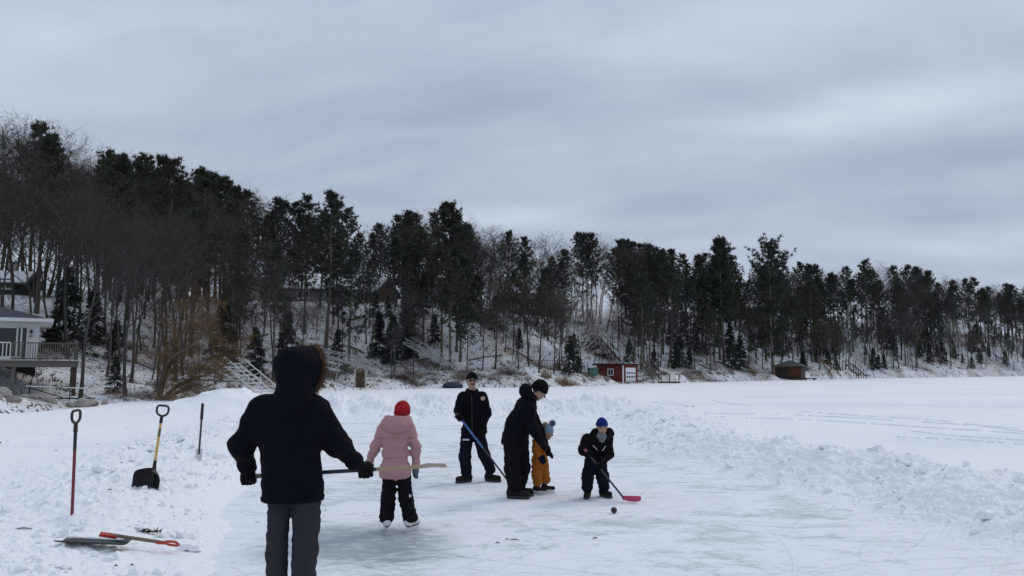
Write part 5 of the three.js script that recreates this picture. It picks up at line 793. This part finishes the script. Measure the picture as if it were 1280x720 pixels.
{ // 4: adult in black bending over the toddler
  const P = person('adult in black hooded coat and beanie bending forward over the toddler in orange', 648, 10.67), J = P.J;
  const hp = J(645, 558, 0), ch = J(658, 515, 0), nk = J(665, 497), sN = J(660, 512, 0.16), eN = J(667, 537, 0.24), wN = J(675, 551, 0.22), sF = J(662, 511, -0.16), eF = J(674, 538, -0.20), wF = J(681, 556, -0.12);
  const k1 = J(640, 585, 0.1), a1 = J(643, 608, 0.12), k2 = J(653, 585, -0.08), a2 = J(648, 608, -0.08), head = headParts(J(674, 488.5), [0.74, -0.58, -0.22], [0.55, 0.83, 0], 1.08);
  const m1 = mitten(wN, [0.5, -0.8, -0.1], [0.6, 0.3, -0.7], 0.95), m2 = mitten(wF, [0.4, -0.9, 0.2], [0.6, 0.3, 0.7], 0.95);
  body(P, [cap(hp, ch, 0.11, 0.12, [[0, 0, 1], 1.25]), cap(ch, nk, 0.09, 0.055), cap(nk, J(671, 492), 0.055, 0.055), cap(sN, eN, 0.05, 0.042), cap(eN, wN, 0.042, 0.03), cap(sF, eF, 0.05, 0.042), cap(eF, wF, 0.042, 0.03), ...leg(J(642, 560, 0.09), k1, a1, [0.08, 0.055, 0.042]), ...leg(J(648, 560, -0.09), k2, a2, [0.08, 0.055, 0.042])], head, [...m1, ...m2]);
  const cutN = unit([-0.02, -1, 0]), hem = J(644, 556), coat = part('coat', skin([cap(J(643, 552), J(648, 530), 0.185, 0.165, [[0, 0, 1], 1.08]), cap(J(648, 530), J(657, 509), 0.165, 0.140, [[0, 0, 1], 1.3]), cap(J(658, 508), J(664, 497), 0.115, 0.085, [[0, 0, 1], 1.2]), cap(sN, sF, 0.085, 0.085), cap(sN, eN, 0.082, 0.072), cap(eN, wN, 0.07, 0.055), cap(sF, eF, 0.082, 0.072), cap(eF, wF, 0.07, 0.055)], { k: 0.06, cell: 0.011, cut: [[cutN, cutN.reduce((s, v, i) => s + v * hem[i], 0)]], fold: folds(0.013, 6, 2.3) }), C.black, P.g);
  part('hood', skin([ell(J(657, 489, 0), [0.095, 0.105, 0.12]), cap(J(657, 491, 0.07), J(666, 498, 0.09), 0.055, 0.045), cap(J(657, 491, -0.07), J(666, 498, -0.09), 0.055, 0.045)], { k: 0.05, cell: 0.010, fold: folds(0.010, 8, 9.9) }), C.black, coat);
  beanie(P, head, C.blackB, 0.0);
  part('snow_trousers', skin([...leg(J(641, 552, 0.09), k1, a1, [0.125, 0.108, 0.098]), ...leg(J(650, 552, -0.09), k2, a2, [0.125, 0.108, 0.098]), ell(J(646, 553, 0), [0.17, 0.14, 0.17])], { k: 0.03, cell: 0.011, cut: [[[0, -1, 0], -0.04]], fold: folds(0.016, 7, 6.4, 2.2) }), C.pants, P.g);
  part('glove', skin(m1, { k: 0.02, off: 0.008, cell: 0.006 }), C.glove, P.g); part('glove', skin(m2, { k: 0.02, off: 0.008, cell: 0.006 }), C.glove, P.g);
  boot(P, 'boot', [a1[0], 0.12, a1[2]], [1, 0, 0.22], 1.08, C.boot, false, C.sole); boot(P, 'boot', [a2[0], 0.12, a2[2]], [1, 0, 0.1], 1.08, C.boot, false, C.sole);
}
{ // 5: toddler in orange
  const P = person('toddler in orange snowsuit and pale blue bobble hat standing on skates', 676, 10.95), J = P.J;
  const s1 = J(670, 553, 0.09), e1 = J(670, 564, 0.12), w1 = J(674, 570, 0.13), s2 = J(679, 552, -0.07), e2 = J(683, 560, -0.06), w2 = J(685, 565, -0.03), k1 = J(671, 592, 0.07), a1 = J(672, 603, 0.07), k2 = J(680, 590, -0.04), a2 = J(682, 600, -0.04);
  const head = headParts(J(684.5, 540.5, 0), [0.86, -0.32, 0.42], [0.12, 1, 0], 0.80), m1 = mitten(w1, [0.55, -0.75, 0.1], [0.6, 0.5, 0.2], 0.72), m2 = mitten(w2, [0.6, -0.7, 0.1], [-0.2, 0.2, 0.9], 0.62);
  body(P, [cap(J(676, 555), J(675, 580), 0.08, 0.08), cap(J(683, 547), J(678, 553), 0.04, 0.05), cap(s1, e1, 0.03, 0.026), cap(e1, w1, 0.026, 0.02), cap(s2, e2, 0.03, 0.026), cap(e2, w2, 0.026, 0.02), ...leg(J(672, 580, 0.04), k1, a1, [0.05, 0.04, 0.03]), ...leg(J(679, 580, -0.04), k2, a2, [0.05, 0.04, 0.03])], head, [...m1, ...m2]);
  const suit = part('snowsuit', skin([ell(J(675, 560, 0), [0.112, 0.13, 0.12]), ell(J(674.5, 575, 0), [0.115, 0.12, 0.12]), cap(J(679, 549), J(677, 555), 0.06, 0.08), cap(s1, e1, 0.056, 0.05), cap(e1, w1, 0.05, 0.042), cap(s2, e2, 0.056, 0.05), cap(e2, w2, 0.05, 0.042), ...leg(J(672, 579, 0.045), k1, a1, [0.082, 0.072, 0.066]), ...leg(J(678.5, 579, -0.045), k2, a2, [0.082, 0.072, 0.066])], { k: 0.03, cell: 0.008, fold: folds(0.014, 11, 3.9, 2.2) }), C.orange, P.g);
  const hc = J(678, 541.5, 0), hf = unit([0.8, -0.1, 0.25]), hr = unit(cross3([0, 1, 0], hf)), hu = cross3(hf, hr), Q = (u, v, w) => [0, 1, 2].map((m) => hc[m] + hr[m] * u + hu[m] * v + hf[m] * w);
  part('hood', skin([ell(J(676, 544, 0), [0.075, 0.11, 0.105])], { k: 0.02, cell: 0.008, carve: [ell(Q(0, 0, 0.07), [0.085, 0.09, 0.07], [hr, hu, hf])], fold: folds(0.008, 12, 4) }), C.orange, suit);
  part('fur_trim', furRing((u, v, w) => Q(u, v, 0.02 + w), 0.095, 0.105, 1500, 0.06, 44, [[0.42, 0.31, 0.19], [0.34, 0.24, 0.14], [0.5, 0.4, 0.28]]), C.fur, suit);
  const hat = beanie(P, head, C.paleBlue, 0.01, 30), bob = new Shape(), R = rng(9), bc = J(690.5, 529.5, 0); for (let k = 0; k < 700; k++) { const d = randDir(R), t = 0.8 + 0.4 * R(); bob.blade(V(bc[0] + d.x * 0.02, bc[1] + d.y * 0.02, bc[2] + d.z * 0.02), d, 0.028 + 0.008 * R(), 0.006, randDir(R).cross(d).normalize(), [0.24 * t, 0.31 * t, 0.43 * t]); } part('bobble', bob.geo(), C.fur, hat);
  part('mitten', skin(m1, { k: 0.03, off: 0.012, cell: 0.006 }), C.denimBoy, P.g); part('mitten', skin(m2, { k: 0.03, off: 0.011, cell: 0.006 }), C.denimBoy, P.g);
  boot(P, 'skate', [a1[0], 0.15, a1[2]], [1, 0, 0.25], 0.68, C.boot, true, C.skate); boot(P, 'skate', [a2[0], 0.15, a2[2]], [1, 0, 0.1], 0.68, C.boot, true, C.skate);
}
{ // 6: child bending over a stick
  const P = person('child in black jacket and blue beanie leaning over a hockey stick with pink blade', 745, 10.67), J = P.J;
  const s1 = J(733, 550, 0.05), e1 = J(729, 563, 0.12), w1 = J(735, 570, 0.26), s2 = J(760, 550, 0.04), e2 = J(761, 568, 0.12), w2 = J(753, 578, 0.26), k1 = J(735, 596, 0.08), a1 = J(734, 609, 0.04), k2 = J(753, 596, 0.06), a2 = J(755, 609, -0.02);
  const butt = J(731, 562, 0.30), heel = J(780, 618.5, 0.42), ax = add3(heel, butt, -1), h1 = mix3(butt, heel, 0.11), h2 = mix3(butt, heel, 0.37), head = headParts(J(752.5, 534, 0.14), [0.06, -0.28, 1], [0, 1, 0.25], 0.88), f1 = fist(h1, ax, [-0.5, 0.6, -0.2], 0.8), f2 = fist(h2, ax, [0.6, 0.5, -0.2], 0.8);
  body(P, [cap(J(747, 552, 0.02), J(745, 582, -0.04), 0.09, 0.09, [[0, 0, 1], 0.8]), cap(J(752, 541, 0.1), J(749, 550, 0.04), 0.045, 0.055), cap(s1, e1, 0.036, 0.03), cap(e1, w1, 0.03, 0.022), cap(s2, e2, 0.036, 0.03), cap(e2, w2, 0.03, 0.022), ...leg(J(739, 582, -0.02), k1, a1, [0.06, 0.045, 0.035]), ...leg(J(750, 582, -0.02), k2, a2, [0.06, 0.045, 0.035])], head, [...f1, ...f2, cap(w1, h1, 0.02, 0.018), cap(w2, h2, 0.02, 0.018)]);
  const coat = part('jacket', skin([ell(J(746.5, 554, 0.03), [0.155, 0.13, 0.12]), ell(J(746, 570, 0), [0.15, 0.15, 0.12]), cap(J(737, 549, 0.04), J(758, 549, 0.04), 0.066, 0.066), cap(s1, e1, 0.068, 0.064), cap(e1, w1, 0.062, 0.05), cap(s2, e2, 0.068, 0.064), cap(e2, w2, 0.062, 0.05)], { k: 0.05, cell: 0.009, cut: [[[0, -1, 0], -J(745, 584)[1]]], fold: folds(0.015, 8, 5.1) }), C.blackB, P.g);
  part('hood', skin([cap(J(741, 544, 0.02), J(747, 550, 0.13), 0.042, 0.036), cap(J(764, 543, 0.02), J(758, 550, 0.13), 0.042, 0.036), cap(J(744, 541, -0.02), J(761, 540, -0.02), 0.062, 0.062)], { k: 0.04, cell: 0.009, fold: folds(0.008, 9, 1.1) }), C.blackB, coat);
  part('neck_warmer', skin([ell(J(752, 545.5, 0.15), [0.070, 0.042, 0.070]), ell(J(752.5, 549.5, 0.165), [0.045, 0.045, 0.04])], { k: 0.03, cell: 0.006, fold: folds(0.008, 16, 2.2) }), C.greyKnit, P.g); part('pocket_zip', barGeo(J(741, 557, 0.165), J(747, 563, 0.165), 0.008, 0.006), C.stripe, coat); part('pocket_zip', barGeo(J(757, 558, 0.16), J(753, 564, 0.165), 0.008, 0.006), C.stripe, coat);
  beanie(P, head, C.navy, 0.028, 36);
  part('snow_trousers', skin([...leg(J(739, 578, -0.01), k1, a1, [0.094, 0.084, 0.078]), ...leg(J(750, 578, -0.01), k2, a2, [0.094, 0.084, 0.078]), ell(J(745, 575, 0), [0.13, 0.09, 0.11])], { k: 0.03, cell: 0.009, fold: folds(0.015, 10, 8.8, 2.2) }), C.denimBoy, P.g);
  part('glove', skin([...fist(h1, ax, [-0.5, 0.6, -0.2], 0.95, 0.004), cap(w1, h1, 0.036, 0.03)], { k: 0.012, cell: 0.0055 }), C.glove, P.g); part('glove', skin([...fist(h2, ax, [0.6, 0.5, -0.2], 0.95, 0.004), cap(w2, h2, 0.036, 0.03)], { k: 0.012, cell: 0.0055 }), C.glove, P.g);
  boot(P, 'boot', [a1[0], 0.12, a1[2]], [-0.2, 0, 1], 0.92, C.boot, false, C.sole); boot(P, 'boot', [a2[0], 0.12, a2[2]], [0.45, 0, 1], 0.92, C.boot, false, C.sole);
  hockeyStick('pink bladed black hockey stick held by the child in the blue beanie', toPlace(P, butt), [heel[0] + P.p.x, 0.05, heel[2] + P.p.z], [1, -0.02, 0.1], ST.black, ST.navyBlack, ST.pinkBlade, ST.pinkGrip, 0.55, 0.20);
}

// ---------------------------------------------------------------- shovels and small things round the rink
const plastic = mat([0.011, 0.011, 0.012], 0.6), yellow = mat([0.55, 0.38, 0.10], 0.55), shaftRed = mat([0.16, 0.018, 0.022], 0.5), wornWood = mat([0.17, 0.125, 0.09], 0.85), alu = mat([0.55, 0.56, 0.58], 0.35, { metalness: 0.8 }), redPlastic = mat([0.42, 0.035, 0.02], 0.5);
function dGrip(w) { const c = new THREE.CatmullRomCurve3([V(0, 0, 0), V(w * 0.55, 0.035, 0), V(w * 0.62, 0.10, 0), V(w * 0.5, 0.125, 0), V(0, 0.132, 0), V(-w * 0.5, 0.125, 0), V(-w * 0.62, 0.10, 0), V(-w * 0.55, 0.035, 0)], true); return merged([new THREE.TubeGeometry(c, 40, 0.014, 8, true), new THREE.CylinderGeometry(0.019, 0.022, 0.10, 10).translate(0, -0.04, 0)]); }
function scoop(w, h, depth, curl) { // curved shovel blade with thickness, lip down
  const g = new THREE.BoxGeometry(w, h, 0.006, 14, 12, 1), p = g.attributes.position; for (let k = 0; k < p.count; k++) { const x = p.getX(k) / (w / 2), y = p.getY(k) / (h / 2), z = p.getZ(k); const round = y > 0 ? Math.sqrt(Math.max(0.12, 1 - 0.75 * y ** 3)) : 1 - 0.08 * y * y; p.setXYZ(k, p.getX(k) * round, p.getY(k) - 0.05 * Math.abs(x) ** 3 * (y > 0 ? y : 0) * h, z + depth * (x * x) + curl * Math.max(0, y) ** 2 * 0.6 + curl * 0.5 * Math.max(0, -y) ** 2); } g.computeVertexNormals(); return g;
}
{ const b = onSnow(90, 643), y = b.y, L = at(93, 513, -b.z).y - y; // black and red handled shovel, blade deep in the bank
  const g = thing('snow_shovel', 'dark red shafted snow shovel with black grip planted upright, blade buried in snow', 'shovel', [b.x, y, b.z]); g.rotation.set(0, 1.55, 0.03); part('shaft', rodGeo([0, -0.1, 0], [0, L * 0.62, 0], 0.0155, 0.0155, 12), shaftRed, g); part('upper_shaft', rodGeo([0, L * 0.62, 0], [0, L - 0.12, 0], 0.0165, 0.0165, 12), plastic, g); part('grip', dGrip(0.12), plastic, g, [0, L - 0.13, 0]); part('blade', scoop(0.4, 0.36, 0.05, 0.04), plastic, g, [0, -0.27, 0]); }
{ const b = onSnow(189, 611), y = b.y, L = at(197, 507, -b.z).y - y; const g = thing('snow_shovel', 'yellow handled snow shovel with black scoop standing in the snowbank', 'shovel', [b.x, y, b.z]); g.rotation.set(-0.05, -0.15, -0.085);
  part('shaft', rodGeo([0, 0.18, 0], [0, L - 0.13, 0], 0.0165, 0.0165, 12), yellow, g); part('sleeve', rodGeo([0, 0.14, 0.0], [0, 0.34, 0], 0.025, 0.021, 12), plastic, g); part('shaft_label', rodGeo([0, L * 0.62, 0], [0, L * 0.72, 0], 0.0172, 0.0172, 12), mat([0.12, 0.10, 0.06], 0.6), g); part('grip', dGrip(0.13), plastic, g, [0, L - 0.13, 0]);
  const bl = part('scoop', scoop(0.37, 0.33, 0.16, 0.10), plastic, g, [0, 0.085, -0.03]); part('rib', boxGeo(0.03, 0.3, 0.02, 0, 0.02, 0.012), plastic, bl); part('wear_edge', boxGeo(0.4, 0.02, 0.012, 0, -0.2, 0.06), alu, bl); }
{ const b = onSnow(248, 577), y = b.y, L = at(250, 504, -b.z).y - y; const g = thing('ice_chisel', 'plain dark pole with flat metal tip standing in the snow behind the yellow shovel', 'pole', [b.x, y, b.z]); g.rotation.set(0, 0.3, -0.03); part('shaft', rodGeo([0, 0.12, 0], [0, L * 0.72, 0], 0.017, 0.017, 10), mat([0.03, 0.03, 0.036], 0.5), g); part('grip', rodGeo([0, L * 0.72, 0], [0, L, 0], 0.026, 0.024, 10), plastic, g); part('blade', boxGeo(0.10, 0.3, 0.012, 0, 0.06, 0), alu, g); }
{ // wide pusher lying on the snow
  const c = onSnow(120, 682), y = c.y, e = onSnow(206, 692), ye = e.y, g = thing('snow_pusher', 'wide black snow pusher with wooden shaft and red grip lying flat on the snow', 'shovel', [c.x, y + 0.045, c.z]);
  const q = [e.x - c.x, ye - y + 0.02, e.z - c.z], turn = Math.atan2(-q[2], q[0]);
  const pr = new THREE.Shape(), ar = 0.16; pr.absarc(0, ar, ar, Math.PI * 1.28, Math.PI * 1.62, false); pr.absarc(0, ar, ar - 0.007, Math.PI * 1.62, Math.PI * 1.28, true); pr.closePath();
  const bl = part('blade', new THREE.ExtrudeGeometry(pr, { depth: 0.66, bevelEnabled: false, curveSegments: 14 }).translate(0, 0, -0.33), mat([0.022, 0.023, 0.026], 0.35), g, [-0.02, -0.02, 0], [0, 1.38, 0.12]); part('wear_strip', boxGeo(0.035, 0.006, 0.67, 0.062, 0.016, 0), alu, bl, [0, 0, 0]);
  part('bracket', barGeo([0.04, 0.06, 0.02], [q[0] * 0.3, 0.05 + q[1] * 0.3, q[2] * 0.3], 0.05, 0.025), redPlastic, g); part('shaft', rodGeo([q[0] * 0.2, 0.06 + q[1] * 0.2, q[2] * 0.2], [q[0], q[1] + 0.03, q[2]], 0.016, 0.016, 10), wornWood, g);
  const gr = part('grip', dGrip(0.13), redPlastic, g, [q[0], q[1] + 0.03, q[2]]); gr.scale.setScalar(0.85); gr.quaternion.setFromUnitVectors(V(0, 1, 0), V(...unit(q))); gr.rotateY(1.2); }
{ const p = onIce(767.5, 642, 0); const g = new THREE.SphereGeometry(0.037, 28, 18); const b = thing('street_hockey_ball', 'small dark hockey ball resting on the ice before the child with the pink stick', 'ball', [p.x, 0.04, p.z], 0.5); part('shell', g, mat([0.022, 0.019, 0.021], 0.6), b); part('seam', new THREE.TorusGeometry(0.0368, 0.0012, 6, 40), mat([0.06, 0.05, 0.052], 0.7), b, [0, 0, 0], [0.7, 0.3, 0]); }
{ const R = rng(31), chip = (px, py, L, label, grp) => { const p = onSnow(px, py), y = p.y, S = new Shape(), a = (R() - 0.5) * 0.5; S.tube([V(-L / 2 * Math.cos(a), 0.006, -L / 2 * Math.sin(a)), V(0, 0.014, 0), V(L / 2 * Math.cos(a), 0.005, L / 2 * Math.sin(a))], [0.004, 0.007, 0.003], 5, [0.045, 0.036, 0.03]); solo('bark_chip', S.geo(), barkMat, label, 'bark chip', [p.x, y + 0.004, p.z], null, grp); };
  chip(643, 676, 0.09, 'longest dark bark chip lying on the ice in front of the bending adult'); chip(634, 675.5, 0.03, 'tiny dark crumb of bark right beside the longest bark chip'); chip(622, 680, 0.04, 'short dark bark chip on the ice nearer the grey wet patch'); chip(744, 674, 0.06, 'dark bark chip on the ice straight before the hockey ball');
  chip(30, 662, 0.16, 'thin dark twig lying on the snowbank beside the red shafted shovel'); for (const [x, y, L] of [[137, 614, 0.05], [122, 556, 0.05], [152, 578, 0.05], [70, 564, 0.04], [145, 709, 0.03], [165, 708, 0.03]]) chip(x, y, L, 'small dark bit of bark scattered on the snow round the shovels', 'bits of bark on the snow');
  const p = onSnow(186, 667), y = p.y, S = new Shape(); for (let k = 0; k < 42; k++) { const d = randDir(R); d.y = Math.abs(d.y) * 0.5; d.normalize(); S.blade(V((R() - 0.5) * 0.2, 0.005 + R() * 0.02, (R() - 0.5) * 0.1), d, 0.03 + 0.05 * R(), 0.012, randDir(R).cross(d).normalize(), [0.05, 0.036, 0.026]); } const g = thing('dead_leaf_clump', 'clump of dark dead leaves on the snow beside the lying snow pusher', 'leaf clump', [p.x, y, p.z]); part('leaves', S.geo(), barkMat, g); }
renderer.render(scene, camera);
